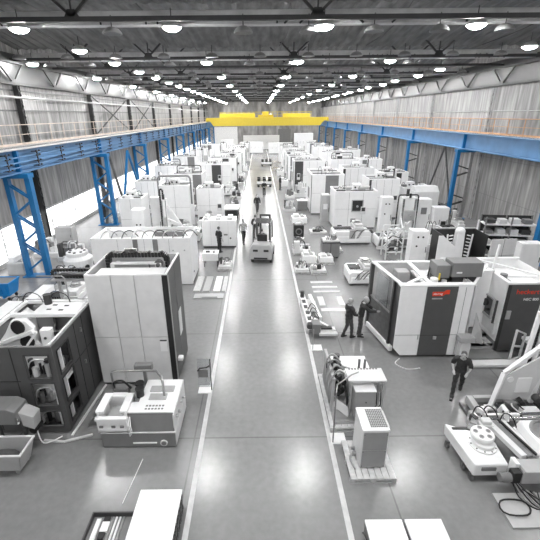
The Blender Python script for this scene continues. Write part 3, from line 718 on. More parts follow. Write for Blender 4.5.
M().box(.85, 1.5, -.02, 0, .16, .2).out('level_gauge', 'paper', t); M().cyl((1.7, -.03, .18), (1.7, 0, .18), .1, n=20).out('dial', 'offwhite', t); M().cyl((1.7, -.035, .18), (1.7, -.03, .18), .07, n=20).out('dial_face', 'mid', t)
bk = M().box(-.06, .74, .0, .08, .55, .98).box(-.06, .0, .08, .85, .6, 1.15).box(.68, .74, .08, .85, .6, 1.15).box(-.06, .74, .8, .88, .6, 1.18).box(-.06, .74, 0, .85, .55, .6).out('filter_basket', 'white', t, .01)
M().box(-.09, .77, -.03, .1, .96, 1.04).box(-.09, .14, .1, .86, 1.12, 1.2).box(.56, .77, .1, .86, 1.12, 1.2).box(.14, .56, .7, .88, 1.12, 1.2).out('basket_rim', 'white', t, .015)
M().box(.14, .56, .1, .7, .85, .87).out('filter_mesh', 'light', t)
for x in (.02, .35, .58): M().box(x, x + .1, -.06, -.03, .76, .82).out('latch', 'mid', t)
M().tube(arch(-.02, 1.62, 1.3, .6, 1.62, .12)[:7] + [(1.0, 1.32, 1.62), (1.35, 1.2, 1.68), (1.55, .95, 1.66), (1.62, .8, 1.58), (1.62, .8, 1.1)], .035).out('pipe_hoop', 'steel', t, smooth=True)
M().box(.62, 1.15, 1.42, 1.62, 1.5, 1.72).out('junction_box', 'mid', t, .02); M().bar((.9, 1.5, .5), (.9, 1.5, 1.5), .08).out('post', 'mid', t)
for x, y in ((.85, 1.1), (.92, .85)): M().cyl((x, y, .55), (x, y, 1.3), .11).cyl((x, y, 1.3), (x, y, 1.36), .13).out('pump_motor', 'black', t)
M().box(.1, .5, 1.0, 1.25, .55, 1.2).out('valve_block', 'mid', t); hose(t, [(.1, 1.1, 1.2), (.15, 1.0, 1.45), (.4, 1.0, 1.5), (.6, 1.05, 1.2)], .03)
for k in range(3): hose(t, [(.72 + k * .05, .1, 1.0), (.8 + k * .04, -.08, .85), (.82 + k * .04, -.1, .65), (.8, -.03, .45)], .015, 'white')
for k in range(4): M().cyl((2.03, .3 + k * .3, .85 - .1 * (k % 2)), (2.1, .3 + k * .3, .85 - .1 * (k % 2)), .05).out('side_fitting', 'steel', t)

# glass screen stand near the aisle
t = thing('sign_stand', 'clear acrylic sheet on a post with a flat base plate beside the left aisle line', 'stand', (-2.1, 10.6, 0))
M().box(-.02, .42, -.05, .35, 0, .03).out('base_plate', 'white', t, .005); M().tube([(.42, .12, 0), (.42, .12, 1.25)], .018).out('post', 'dark', t)
M().box(.0, .42, .11, .125, .15, 1.25).out('clear_sheet', 'glass', t); M().box(.02, .34, .08, .1, .55, .85).out('document_holder', 'mid', t)
M().tube([(.0, .09, .8), (.08, .07, .92), (.3, .07, .95), (.4, .1, 1.0)], .025).out('cable_loop', 'black', t)

# crates at the bottom edge, left
t = thing('tool_case', 'open dark case with paper sheets and rods at the bottom left edge', 'case', (-3.78, 5.2, 0))
M().box(0, .95, 0, .9, .0, .3).out('case_body', 'mid', t, .01)
M().box(0, .95, 0, .03, .3, .42).box(0, .95, .87, .9, .3, .42).box(0, .03, .03, .87, .3, .42).box(.92, .95, .03, .87, .3, .42).out('case_wall', 'dark', t)
for x, m in ((.45, 'steel'), (.52, 'white'), (.60, 'white'), (.68, 'steel')): M().box(x, x + .035, .05, .85, .3, .33).out('rod', m, t)
M().box(.28, .40, .35, .84, .3, .36).out('black_bar', 'black', t)
tag(M().box(-3.66, -3.56, 5.35, 6.0, .302, .34).out('paper_sheet', 'paper'), 'narrow white paper strip lying along the open dark case', 'paper')
tag(M().rbox((-3.42, 5.80, .345), (.16, .22, .05)).out('paper_stack', 'paper'), 'small white paper stack at the far end of the open dark case', 'paper')
t = thing('shipping_crate', 'white topped crate with checkered side at the bottom left edge', 'crate', (-2.79, 4.98, 0))
M().box(0, .92, 0, 1.5, .02, .55).out('crate_body', 'light', t); M().box(-.02, .94, -.02, 1.52, .55, .60).out('lid', 'film', t, .01)
w = M()
for k in range(8): w.bar((.93, .05 + k * .18, .05), (.93, .2 + k * .18, .5), .03); w.bar((.93, .2 + k * .18, .05), (.93, .05 + k * .18, .5), .03)
w.out('side_lattice', 'dark', t)
tag(M().tube([(-3.35, 6.6, .012), (-3.3, 7.1, .012), (-3.25, 7.6, .012), (-3.22, 7.9, .012)], .012).out('floor_cable', 'white'), 'thin white cord on the floor leading to the white topped crate', 'cord')

# blue bin
t = thing('tipping_skip', 'bright blue tipping skip standing beyond the dark machine', 'skip', (-14.2, 17.7, 0))
w = M().hexa([(.05, .05, .25), (1.62, .05, .25), (1.62, .8, .25), (.05, .8, .25), (-.05, -.05, .95), (1.75, -.05, .95), (1.75, .9, .95), (-.05, .9, .95)]); w.out('skip_body', 'binblue', t, .01)
rim(1.84, .99, .93, .05, x=-.07, y=-.07, hh=.06).out('skip_rim', 'binblue', t)
M().box(.02, 1.7, .0, .85, .952, .956).out('skip_content', 'mid', t)
w = M().box(.15, .25, .1, .75, .1, .26).box(1.2, 1.3, .1, .75, .1, .26).out('fork_pocket', 'binblue', t)
for x in (.2, 1.5):
    for y in (.1, .72): M().cyl((x, y, .08), (x, y + .05, .08), .08).out('wheel', 'rubber', t)
w = M()
for k in range(7): w.box(.1 + k * .24, .13 + k * .24, -.05, .02, .4, .9)
w.out('skip_ribs', 'binblue', t)

cabinet('long low white machine cover behind the dark machine, nearest the skip', (-11.4, 13.3, 0), 1.2, 2.6, .9, doors=2)
cabinet('low white machine cover with round ports behind the dark machine, beside the longer cover', (-10.2, 15.0, 0), .5, 1.8, 1.3, doors=1)
# ---------------------------------------------------------- left row, mid distance
t = thing('machine_enclosure', 'long low white enclosure with hoses along its open top, behind the pale box machine', 'machine', (-8.9, 19.55, 0))
W, D, H = 5.22, 2.3, 2.67
shell(W, D, H, .05, .06, top=2.3).out('enclosure', 'white', t, .02)
M().box(W - 1.0, W, -.02, 0, .05, H).out('corner_cover', 'white', t, .01)
w = M()
for x in (1.4, 2.8, 4.1): w.box(x, x + .012, -.008, .004, .1, H - .05)
w.out('panel_seam', 'mid', t)
for x in (2.2, 3.25): M().box(x, x + .28, .05, .3, 1.2, 2.62).box(x, x + .28, -.03, .05, 1.65, 2.62).out('dark_slot', 'mid', t, .05)
for x in (1.2, 4.3, 4.9): M().cyl((x, -.01, 2.0), (x, -.04, 2.0), .04).out('lifting_boss', 'light', t)
for k in range(9): hose(t, [(.3 + k * .55, .5, 2.36), (.45 + k * .55, .7 + .1 * (k % 3), 2.75), (.8 + k * .55, 1.0, 2.8), (1.0 + k * .55, 1.4, 2.36)], .03, ('steel', 'mid', 'black')[k % 3])
M().box(.5, 2.0, 1.3, 2.0, 2.35, 2.72).out('cover_plate', 'white', t, .02); M().box(3.0, 4.6, 1.4, 2.0, 2.35, 2.6).out('tray', 'mid', t)
M().box(W - .06, W + .02, .1, D - .1, .1, .14).out('skirting', 'dark', t); M().cyl((W, .5, .6), (W + .03, .5, .6), .05).out('side_port', 'dark', t)

cabinet('white cabinet with four round dark ports behind the long low enclosure', (-7.85, 23.4, 0), .75, .7, 3.3, holes=4)
machining_centre('white box machine with grey hood far left beside the blue crossed brace', (-9.9, 27.2, 0), 1.6, 1.8, 3.2, seed=3, chain=None, seams=1)
cabinet('tall pale sheet metal panel standing right of the four port cabinet', (-6.9, 24.4, 0), .62, .5, 3.85, m='offwhite')
t = mast_machine('white machine column with tall black cable chain and triangular arm', (-6.0, 23.6, 0), .3, .7, 3.9, chain=False)
drag_chain(t, arch(-.12, .06, .3, .5, 4.45, .09), .12)
M().bar((.35, .0, 3.5), (1.1, .0, 2.3), .12).bar((1.1, 0, 2.35), (1.1, 0, .3), .1).bar((.35, 0, 1.8), (1.1, 0, .4), .1).bar((.3, 0, 2.7), (1.1, 0, 2.3), .08).out('triangular_arm', 'white', t)
machine_bed('machine bed cluttered with hoses between the column and the lugged white box', (-6.3, 27.2, 0), 1.9, 1.2, 1.1, seed=4)
t = thing('machine_enclosure', 'flat white box with raised lugs on top, worker in dark shirt before it', 'machine', (-4.0, 25.9, 0))
M().box(0, 2.35, 0, 1.3, .12, 1.95).out('enclosure', 'white', t, .03); M().box(.05, 2.3, .05, 1.25, 0, .12).out('plinth', 'dark', t)
w = M()
for x in (.6, 1.2, 1.8): w.box(x, x + .01, -.006, .002, .2, 1.9)
w.out('panel_seam', 'light', t)
for x in (.15, .95, 1.75): M().box(x, x + .35, .1, .5, 1.95, 2.1).box(x, x + .35, .8, 1.2, 1.95, 2.1).out('lifting_lug', 'offwhite', t, .02)
M().box(-.02, .0, .1, 1.2, .2, 1.9).out('side_panel', 'dark', t); M().cyl((1.95, -.01, .7), (1.95, -.03, .7), .06).out('port', 'black', t); M().box(1.5, 1.75, -.02, 0, .9, 1.0).out('label_sheet', 'mid', t)
t = thing('work_table', 'small white work table with tools left of the striped floor boards', 'table', (-3.5, 22.2, 0))
M().box(0, .95, 0, .75, .78, .86).box(0, .95, 0, .04, .4, .78).out('tabletop', 'white', t, .01)
for x in (.05, .85):
    for y in (.05, .65): M().box(x, x + .06, y, y + .06, 0, .78).out('leg', 'dark', t)
tag(M().rbox((-3.2, 22.5, .90), (.25, .15, .08)).out('tool_block', 'dark'), 'dark tool block lying on the small white work table', 'tool')
tag(M().cyl((-2.8, 22.4, .86), (-2.8, 22.4, .99), .09).out('machine_flange', 'steel'), 'round steel flange on the small white work table', 'flange')
pallet('wooden pallet carrying a round machined part, left aisle edge', (-2.55, 21.5, 0), .85, 1.2)
gear_load('round machined part with dark fittings on the pallet at the left aisle edge', (-2.5, 21.6, .14), .75, 1.0, .55, seed=9, ms=('white', 'steel', 'black', 'dark'))
for k, (x, lab) in enumerate(((-3.55, 'bare board strip lying on the floor, leftmost of the striped boards'), (-3.05, 'bare board strip lying on the floor, second from left of the striped boards'), (-2.5, 'white board strip lying on the floor, third of the striped boards'), (-2.05, 'narrow board strip lying beside the left aisle line'))):
    tag(M().box(x, x + (.36 if k < 3 else .2), 18.6, 20.6, 0, .06).out('floor_board', ('wood', 'light', 'white', 'wood')[k]), lab, 'board')
tag(M().box(-3.4, -1.9, 17.75, 18.3, 0, .05).box(-3.0, -2.2, 17.8, 18.2, .05, .1).out('transport_skid', 'light'), 'low pale transport skid in front of the striped floor boards', 'skid')

# second rank on the left: machine under a grey arch, grey box machine etc
t = machining_centre('white machine under a rounded grey pipe arch on the left row', (-7.7, 30, 0), 2.3, 1.9, 3.6, seed=11, chain=None, seams=1, cabinet=None, roof=True)
M().tube(arch(-.1, 2.4, .25, 2.2, 4.35, .3), .07).out('pipe_arch', 'mid', t)
machining_centre('white machine with two tall plain doors right of the rounded arch', (-5.2, 32, 0), 2.1, 1.8, 3.0, seed=12, window=None, seams=1, roof=True)
machine_bed('machine bed with round rotary table before the plain door machine', (-4.9, 29.8, 0), 1.8, 1.1, 1.2, seed=13)
t = thing('work_table', 'flat white table standing by the left aisle line beyond the lugged box', 'table', (-3.2, 34.2, 0))
M().box(0, 1.3, 0, 1.8, .75, .88).out('tabletop', 'white', t, .02)
M().box(.1, 1.2, .1, 1.7, .2, .74).out('under_frame', 'black', t)
for x in (.06, 1.14):
    for y in (.06, 1.64): M().box(x, x + .1, y, y + .1, 0, .76).out('leg', 'dark', t)
LROW = [
    ('white machine with a closed charcoal door and two oval windows, left row', (-8.6, 38.5), 3.0, 2.6, 3.3, dict(dark=(.7, .98, 'mid'), chain='arch', window=(.2, .34, .55, .75))),
    ('low white machine behind the oval window machine on the left row', (-11.4, 36), 2.3, 2.2, 3.0, dict(chain='post')),
    ('white machine with wide charcoal front half turned to the aisle, left row', (-7.5, 48), 4.0, 2.6, 3.1, dict(dark=(.44, .72, 'dark'))),
    ('white machine with charcoal edge second behind the wide charcoal front', (-6.9, 54.5), 3.8, 2.6, 3.2, dict(dark=(.5, .72, 'dark'), aisle_side=(1, 'dark'))),
    ('white machine with black side facing the aisle, third behind the charcoal front', (-6.3, 61.5), 3.6, 2.6, 3.2, dict(dark=(.5, .7, 'dark'), aisle_side=(1, 'charcoal'))),
    ('pale machine with roof pipes, fourth behind the wide charcoal front', (-6.0, 69), 3.6, 2.6, 3.2, dict(dark=(.3, .5, 'mid'), aisle_side=(1, 'dark'))),
    ('white machine with arch chain near the fourth left blue column', (-12.1, 46), 3.0, 2.4, 3.2, dict(chain='arch')),
    ('white machine with a grey hood near the fifth left blue column', (-11.9, 56), 3.2, 2.4, 3.3, dict(chain='post', dark=(.6, .9, 'mid'))),
    ('small white machine at the far end of the left row', (-5.6, 77), 3.2, 2.4, 2.8, dict(dark=(.1, .3, 'mid'))),
    ('white machine with tall spindle far back near the left wall', (-11.5, 67), 3.4, 2.4, 3.2, dict(chain='arch')),
    ('white machine beside the left aisle line, last before the low partitions', (-5.2, 85), 3.0, 2.4, 2.8, dict(chain='post')),
    ('white machine deep in the left corner beneath the far crane', (-11.3, 79), 3.4, 2.6, 3.3, dict(dark=(.4, .6, 'mid')))]
for i, (lab, (x, y), w_, d_, h_, kw) in enumerate(LROW): machining_centre(lab, (x, y, 0), w_, d_, h_, seed=30 + i, **kw)
machine_bed('white machine bed with dark drives before the oval window machine', (-6.6, 35.2, 0), 2.4, 1.2, 1.2, seed=61)
machine_bed('machine bed on the floor in front of the wide charcoal front', (-5.0, 44.6, 0), 2.2, 1.4, 1.1, seed=62)
gear_load('stack of dark machine fittings right of the plain door machine', (-3.1, 37.6, 0), 1.1, 1.6, 1.1, seed=63, ms=('dark', 'mid', 'white', 'black'))
gear_load('small dark machine unit beside the left aisle line near the charcoal front', (-3.3, 43.0, 0), 1.2, 1.4, 1.1, seed=64, ms=('dark', 'mid', 'steel', 'black'))
wrapped_load('white wrapped load at the left aisle line opposite the far group of dark carts', (-3.1, 58, 0), 1.0, 1.4, .9, seed=4)
wrapped_load('white wrapped load further back at the left aisle line', (-3.0, 66, 0), 1.0, 1.4, 1.0, seed=5)
for i, (x, y, h_) in enumerate(((-3.3, 72.5, 3.2), (-2.9, 81.5, 3.4), (-6.9, 73.5, 3.9), (-8.9, 63.5, 3.9))):
    mast_machine(['bare white machine column by the far left aisle line', 'bare white machine column beyond the first far one on the left', 'tall bare column between the far left machines', 'tall bare column behind the black sided left machine'][i], (x, y, 0), .9, .9, h_)
# near the left wall, clutter
gear_load('white casting with dark openings standing before the round machine head', (-10.9, 18.9, 0), 1.3, 1.0, 1.3, seed=77, n=8, ms=('white', 'white', 'offwhite', 'black'))
gear_load('low pale machine parts beside the bright blue skip', (-12.0, 16.6, 0), 1.2, 1.0, .6, seed=78, n=6, ms=('white', 'offwhite', 'steel'))
t = thing('rotary_head', 'large pale round machine head with dark bores near the left wall', 'machine part', (-10.7, 21.6, 0), .3)
M().lathe([(.75, 0), (.8, .1), (.8, .9), (.6, 1.1), (.6, 1.3), (.2, 1.35)], (0, 0, 0), 28).out('head_casting', 'white', t, .01)
for k in range(7):
    a = 2 * PI * k / 7; M().cyl((.81 * math.cos(a), .81 * math.sin(a), .5), (.77 * math.cos(a), .77 * math.sin(a), .5), .14).cyl((.4 * math.cos(a), .4 * math.sin(a), 1.3), (.4 * math.cos(a), .4 * math.sin(a), 1.35), .08).out('bore', 'black', t)
machine_bed('low machine bed standing behind the dark machine, left', (-9.6, 15.0, 0), 2.9, 1.6, 1.4, seed=71)
cabinet('white flat topped cabinet behind the dark machine roof', (-10.0, 12.6, 0), 2.1, .8, 1.5, doors=3)
gear_load('heap of white castings between the long low enclosure and the round head', (-9.9, 23.0, 0), 1.7, 1.6, 1.5, seed=79, n=12, ms=('white', 'offwhite', 'steel', 'dark', 'white'))
gear_load('pile of dark and white fittings by the wall column on the left', (-12.9, 23.4, 0), 1.4, 1.2, 1.2, seed=72, n=9)
gear_load('white covered machine parts under the bright left glazing', (-14.9, 24.2, 0), 1.6, 1.4, 1.1, seed=73, n=7)
wrapped_load('pale wrapped bundle beneath the bright left glazing', (-14.8, 21.2, 0), 1.0, 1.2, 1.0, seed=8, m='cardboard')
cabinet('grey cabinet by the first blue column on the left', (-14.6, 26.8, 0), 1.2, .8, 1.3, m='light')

# ---------------------------------------------------------- right foreground: crates, chiller, pump skid
for i, (x, lab) in enumerate(((2.22, 'white topped flat crate at the bottom edge right of the aisle line'), (3.08, 'white topped flat crate at the bottom edge, right neighbour of the other'))):
    t = thing('shipping_crate', lab, 'crate', (x, 5.0, 0)); M().box(0, .78, 0, .85, .05, .36).out('crate_body', 'mid', t)
    M().box(-.01, .79, -.01, .86, .36, .42).out('lid', 'film', t, .01); M().box(0, .1, 0, .85, 0, .05).box(.68, .78, 0, .85, 0, .05).out('runner', 'wood', t)
    hose(t, [(-.03, .1, .05), (-.05, .3, .3), (-.05, .6, .28), (-.03, .8, .08)], .02)
pallet('wooden pallet with a raised edge under the ribbed top cooler', (2.2, 7.1, 0), 1.15, 1.25)
t = thing('chiller_unit', 'tall grey cooling cabinet with a perforated top on a pallet', 'chiller', (2.48, 7.42, .14))
M().box(0, .66, 0, .8, .03, 1.22).out('body', 'offwhite', t, .03); M().box(.03, .63, -.015, 0, .06, .6).box(.03, .63, -.015, 0, .615, 1.17).out('front_panel', 'medium', t, .006)
M().box(-.01, .67, -.02, .81, 1.22, 1.27).out('top_cover', 'white', t, .03)
w = M()
for i in range(9):
    for j in range(11): w.box(.22 + i * .046, .25 + i * .046, .09 + j * .058, .13 + j * .058, 1.27, 1.275)
M().box(.2, .645, .07, .74, 1.265, 1.272).out('grille', 'light', t); w.out('grille_holes', 'dark', t)
for x in (.05, .61):
    for z in (.1, .57, 1.12): M().cyl((x, -.016, z), (x, -.024, z), .012, n=8).out('screw', 'dark', t)
M().box(.04, .12, .08, .7, 0, .03).box(.54, .62, .08, .7, 0, .03).out('runner', 'dark', t)
M().cyl((-.08, .4, .1), (0, .4, .1), .05).cyl((-.1, .55, .12), (0, .55, .12), .05).out('pipe_fitting', 'steel', t)
hose(t, [(-.1, .4, .1), (-.18, .3, .06), (-.16, .1, .04), (-.1, -.05, .03)], .02, 'steel')
pallet('long wooden pallet under the hydraulic skid', (1.98, 8.82, 0), 1.75, 2.55)
t = thing('hydraulic_unit', 'hydraulic skid with a switch box, pumps and hoses on a pallet', 'hydraulic unit', (2.1, 8.95, .14))
M().box(0, 1.5, 0, 2.3, 0, .12).out('skid_base', 'light', t, .01)
M().box(.55, 1.15, .0, .35, .25, 1.15).out('switch_box', 'medium', t, .015); M().box(.55, 1.15, -.01, .36, 1.15, 1.18).out('switch_box_top', 'offwhite', t)
M().cyl((.88, -.02, .8), (.88, 0, .8), .02).cyl((.88, -.02, .6), (.88, 0, .6), .02).out('lock', 'dark', t)
w = M().bar((.5, .3, .1), (.5, .3, 1.3), .06).bar((1.45, .3, .1), (1.45, .3, 1.3), .06).bar((.5, .75, .1), (.5, .75, 1.3), .06).bar((1.45, .75, .1), (1.45, .75, 1.3), .06).out('rack_post', 'light', t)
M().box(.4, 1.5, .25, .85, 1.3, 1.36).out('top_plate', 'offwhite', t, .01)
w = M()
for k in range(10): w.box(.5 + k * .09, .55 + k * .09, .78, .84, 1.36, 1.375)
w.out('plate_perforation', 'mid', t)
for k in range(3): M().cyl((1.2 + k * .09, .35, .95), (1.2 + k * .09, .35, 1.15), .035).cyl((1.2 + k * .09, .35, .9), (1.2 + k * .09, .35, .95), .045).out('gauge', 'steel', t)
M().box(.2, 1.35, 1.1, 2.1, .12, .95).out('oil_tank', 'white', t, .02); M().box(.85, .91, 1.0, 1.06, .95, 1.55).box(1.02, 1.08, 1.0, 1.06, .95, 1.55).out('sight_tube', 'mid', t)
M().box(1.1, 1.4, .9, 1.1, .95, 1.1).out('terminal_box', 'mid', t, .01)
M().cyl((.3, .9, .5), (.3, 1.25, .5), .17).cyl((.15, .55, .7), (.15, .9, .7), .14).cyl((.35, .7, .95), (.35, 1.0, .95), .11).out('pump_motor', 'black', t)
M().cyl((.25, 1.5, .95), (.25, 1.5, 1.35), .07).cyl((.35, 1.75, .95), (.35, 1.75, 1.25), .09).out('filter_bowl', 'dark', t)
M().box(.02, .4, .1, .5, .12, .45).out('drip_box', 'light', t)
M().hexa([(.0, .12, .55), (.40, -.05, .3), (.40, -.03, .3), (.0, .14, .55), (.02, .16, .85), (.38, .0, .62), (.38, .02, .62), (.02, .18, .85)]).out('sheet_guard', 'offwhite', t)
for k in range(6): hose(t, [(.1 + .05 * k, .4 + .1 * k, .45), (.0 + .03 * k, .7 + .1 * k, .95 + .04 * k), (.25, 1.1 + .05 * k, 1.15), (.5 + .05 * k, 1.3, 1.0)], .025, ('black', 'light', 'steel')[k % 3])
rr = random.Random(44)
for k in range(12): M().rbox((rr.uniform(.0, .42), rr.uniform(.5, 1.6), rr.uniform(.6, 1.3)), (rr.uniform(.08, .2), rr.uniform(.08, .2), rr.uniform(.1, .25)), (0, 0, rr.uniform(0, 1))).out('valve_block', rr.choice(('black', 'dark', 'black', 'steel', 'light')), t)
M().box(-.03, .05, .4, 2.0, .12, 1.3).out('manifold_plate', 'light', t)
for k in range(4): hose(t, [(-.05, .6 + .3 * k, .3), (-.1, .5 + .3 * k, 1.0), (.1, .5 + .3 * k, 1.5), (.4, .8 + .2 * k, 1.2)], .03, ('steel', 'light')[k % 2])
for k in range(5): hose(t, [(1.2 + .06 * k, .3, .9), (1.22 + .06 * k, .28, .6), (1.25 + .05 * k, .35, .35), (1.3, .6, .15)], .015, ('steel', 'black')[k % 2])
hose(t, [(.45, 1.0, .9), (.42, .6, .8), (.45, .4, .5), (.4, .5, .2)], .04)
t = thing('post_stand', 'slim upright post on a flat white foot plate by the right aisle line', 'stand', (1.95, 8.35, 0))
M().box(0, .42, 0, .4, 0, .03).out('foot_plate', 'white', t, .005); M().tube([(.04, .05, .03), (.04, .1, 1.7)], .022).out('post', 'mid', t); M().tube([(.04, .1, 1.7), (.1, .3, 1.8), (.6, .8, 1.75), (.9, 1.2, 1.55)], .02).out('boom', 'steel', t)
t = thing('foot_plate_stand', 'small white foot plate on the floor beyond the hydraulic skid', 'stand', (1.98, 13.0, 0))
M().box(0, .42, 0, .4, 0, .04).out('foot_plate', 'white', t, .005); M().tube([(.04, .05, .03), (.04, .05, .95)], .018).out('post', 'steel', t)

# ---------------------------------------------------------- right: large two-cell machining centre with lettering
t = thing('machining_centre', 'large white machining centre with charcoal doors and red lettering, right of the aisle', 'machine', (4.95, 12.5, 0))
H = 2.95
M().prism([(.28, .1), (2.58, .1), (2.58, H), (.0, H), (.0, .42)], 'y', 0, .06).out('front_panel', 'white', t, .01)
M().box(.92, 2.02, -.03, .0, .12, H - .01).out('dark_door', 'slate', t, .008)
M().box(1.40, 1.52, -.07, -.03, .82, .95).out('door_latch', 'light', t, .01); M().box(.84, .87, -.02, 0, .8, 1.0).out('latch', 'steel', t)
M().box(0, .92, -.012, 0, .98, .99).box(2.02, 2.58, -.012, 0, .98, .99).box(2.3, 2.31, -.012, 0, .15, 2.9).out('panel_seam', 'mid', t)
M().box(.92, 2.02, -.036, -.03, .98, .992).out('door_seam', 'black', t)
M().box(0, .06, .06, .5, .42, H).out('side_panel', 'dark', t); M().box(-.08, .02, .5, .62, .1, H).out('side_post', 'charcoal', t)
M().box(-.42, -.28, 2.3, 2.45, .1, H).out('rear_post', 'slate', t); M().box(2.52, 2.58, .06, 2.4, .1, H).out('inner_side', 'offwhite', t)
M().box(-.3, 2.58, 2.38, 2.44, .1, H).out('rear_panel', 'offwhite', t)
M().bar((.02, .3, .2), (-.36, 2.3, .2), .14, .2).out('sill', 'white', t, .01); M().bar((.0, .62, .9), (-.33, 2.3, .9), .03, 1.2).out('bellow_cover', 'darksteel', t); M().bar((-.08, 1.0, 2.15), (-.25, 1.9, 2.15), .02, 1.2).out('side_glass', 'glass', t); M().bar((-.02, .62, 1.55), (-.33, 2.3, 1.55), .05, .06).out('side_rail', 'steel', t)
M().box(-.05, 2.6, -.02, .22, H, H + .06).bar((.04, .2, H + .03), (-.32, 2.4, H + .03), .14, .06).box(-.4, 2.6, 2.3, 2.46, H, H + .06).box(1.0, 1.16, .22, 2.3, H, H + .06).out('roof_rim', 'white', t, .01)
M().bar((.3, .2, H + .03), (1.0, .75, H + .03), .12, .06).out('roof_gusset', 'white', t)
M().box(.06, 2.5, .06, 2.38, 1.2, 1.26).out('inner_floor', 'mid', t)
M().hexa([(.35, 1.5, 1.26), (1.0, 1.5, 1.26), (1.0, 2.2, 1.26), (.35, 2.2, 1.26), (.45, 1.7, 2.8), (.95, 1.7, 2.8), (.95, 2.2, 2.8), (.45, 2.2, 2.8)]).out('inner_column', 'light', t, .02)
M().box(1.16, 2.52, .22, 2.3, 2.6, 2.66).out('roof_sheet', 'white', t)
for k in range(4): hose(t, [(1.3 + .25 * k, .9, 2.66), (1.35 + .25 * k, 1.0, 3.1), (1.5 + .2 * k, 1.3, 3.15), (1.6 + .2 * k, 1.6, 2.68)], .03, ('black', 'white', 'steel')[k % 3])
M().cyl((1.35, .5, 2.66), (1.35, .5, 3.05), .14).cyl((1.75, .55, 2.66), (1.75, .55, 2.95), .09).out('hydraulic_accumulator', 'white', t); M().cyl((1.5, .45, 3.0), (1.5, .45, 3.25), .03).out('beacon', 'yellow', t)
M().box(1.45, 1.95, .6, 1.3, 3.0, 3.5).out('roof_unit', 'mid', t, .03); rb = M().box(1.98, 3.1, .55, 1.2, 3.05, 3.6).out('roof_cabinet', 'mid', t, .02)
M().box(1.5, 1.9, .65, 1.25, 2.66, 3.0).box(2.1, 3.0, .7, 1.1, 2.66, 3.05).out('roof_bracket', 'dark', t)
M().box(2.15, 2.35, .54, .55, 3.2, 3.26).out('nameplate', 'paper', rb)
text('logo_lettering', 'starrag', .115, 'paper', t, (1.15, -.052, 2.62), (PI / 2, 0, 0))
M().prism([(1.12, 2.59), (1.50, 2.59), (1.58, 2.66), (1.72, 2.66), (1.72, 2.82), (1.6, 2.82), (1.52, 2.75), (1.12, 2.75)], 'y', -.045, -.03).out('logo_badge', 'red', t)
M().box(1.13, 1.5, -.04, -.03, 2.46, 2.51).out('logo_strapline', 'steel', t)
# middle cell
M().box(2.62, 3.95, 1.3, 1.36, .55, H).out('centre_wall', 'white', t, .01)
x1 = 3.95
M().panel_open(.75, 1.65, 1.2, 2.05, [(.82, 1.58, 1.28, 1.98)], 'x', x1 - .07, x1).out('window_frame', 'light', t)
M().box(x1 - .03, x1 - .005, .82, 1.58, 1.28, 1.98).out('window_glass', 'slate', t); M().cyl((x1 - .1, 1.25, 1.7), (x1 - .03, 1.25, 1.7), .15).cyl((x1 - .14, 1.0, 1.5), (x1 - .03, 1.0, 1.5), .06).out('spindle', 'black', t)
M().box(x1 - .12, x1 - .06, .5, .56, 1.15, 2.1).out('door_handle', 'dark', t); M().box(x1 - .02, x1, .5, 1.3, .7, 1.15).out('door_panel', 'offwhite', t)
M().box(2.62, 3.95, 1.36, 2.9, 2.5, 2.56).box(2.62, 3.95, 2.85, 2.9, .5, H).out('centre_roof', 'white', t)
M().bar((2.60, .1, H + .03), (4.1, 2.0, H + .03), .08, .06).box(2.6, 4.0, 1.28, 1.4, H, H + .06).out('roof_beam', 'white', t)
M().box(2.64, 2.67, -.0, 1.3, .5, H).out('return_wall', 'offwhite', t)
for z, y0, y1, m in ((.5, .85, 1.3, 'mid'), (.34, .35, .85, 'light'), (.12, -.35, .35, 'mid')): M().box(2.66, 4.0, y0, y1, z - .1, z).box(2.66, 4.0, y0, y0 + .05, 0, z).out('step', m, t)
M().box(2.66, 4.5, -.75, -.4, .05, .16).out('platform_edge', 'offwhite', t, .01)
M().box(2.66, 4.4, -.4, -.35, .0, .1).out('platform_plate', 'mid', t)
M().hexa([(2.68, -.25, .9), (2.95, -.55, .9), (3.0, -.52, .9), (2.73, -.2, .9), (2.68, -.25, 2.0), (2.8, -.5, 1.5), (2.85, -.47, 1.5), (2.73, -.2, 2.0)]).bar((2.8, -.35, 1.1), (3.5, -.1, .55), .1, .05).out('swing_panel', 'light', t)
M().box(2.2, 2.75, -.45, -.1, .9, 1.1).out('control_desk', 'light', t, .02); M().box(2.3, 2.65, -.4, -.15, .1, .9).out('desk_pedestal', 'offwhite', t, .01)
# right cell
x0 = 3.98
M().box(x0, x0 + 1.95, .3, .36, .1, 2.85).out('front_panel', 'slate', t, .01); M().box(x0 - .03, x0 + .06, .3, 2.9, .5, 2.85).out('side_panel', 'white', t); M().box(x0 - .03, x0 + .06, .3, 2.9, .1, .5).out('side_plinth', 'mid', t)
M().box(x0, x0 + .12, .27, .3, .1, 2.85).out('edge_strip', 'charcoal', t); M().box(x0 + .16, x0 + .32, .27, .3, 1.45, 1.8).out('keypad', 'light', t)
M().box(x0 - .04, x0 + 1.97, .28, .45, 2.85, 2.93).box(x0 - .04, x0 + .12, .45, 3.0, 2.85, 2.93).box(x0 - .04, x0 + 1.97, 2.85, 3.0, 2.85, 2.93).out('roof_rim', 'white', t, .01)
M().box(x0, x0 + 1.95, 2.9, 2.96, .1, 2.85).box(x0 + 1.89, x0 + 1.95, .36, 2.9, .1, 2.85).box(x0 + .1, x0 + 1.9, .4, 2.9, 2.4, 2.46).out('rear_panel', 'white', t)
text('lettering', 'heckert', .27, 'red', t, (x0 + .34, .29, 2.42), (PI / 2, 0, 0)); text('lettering', 'HEC 800', .15, 'paper', t, (x0 + .66, .29, 2.18), (PI / 2, 0, 0))
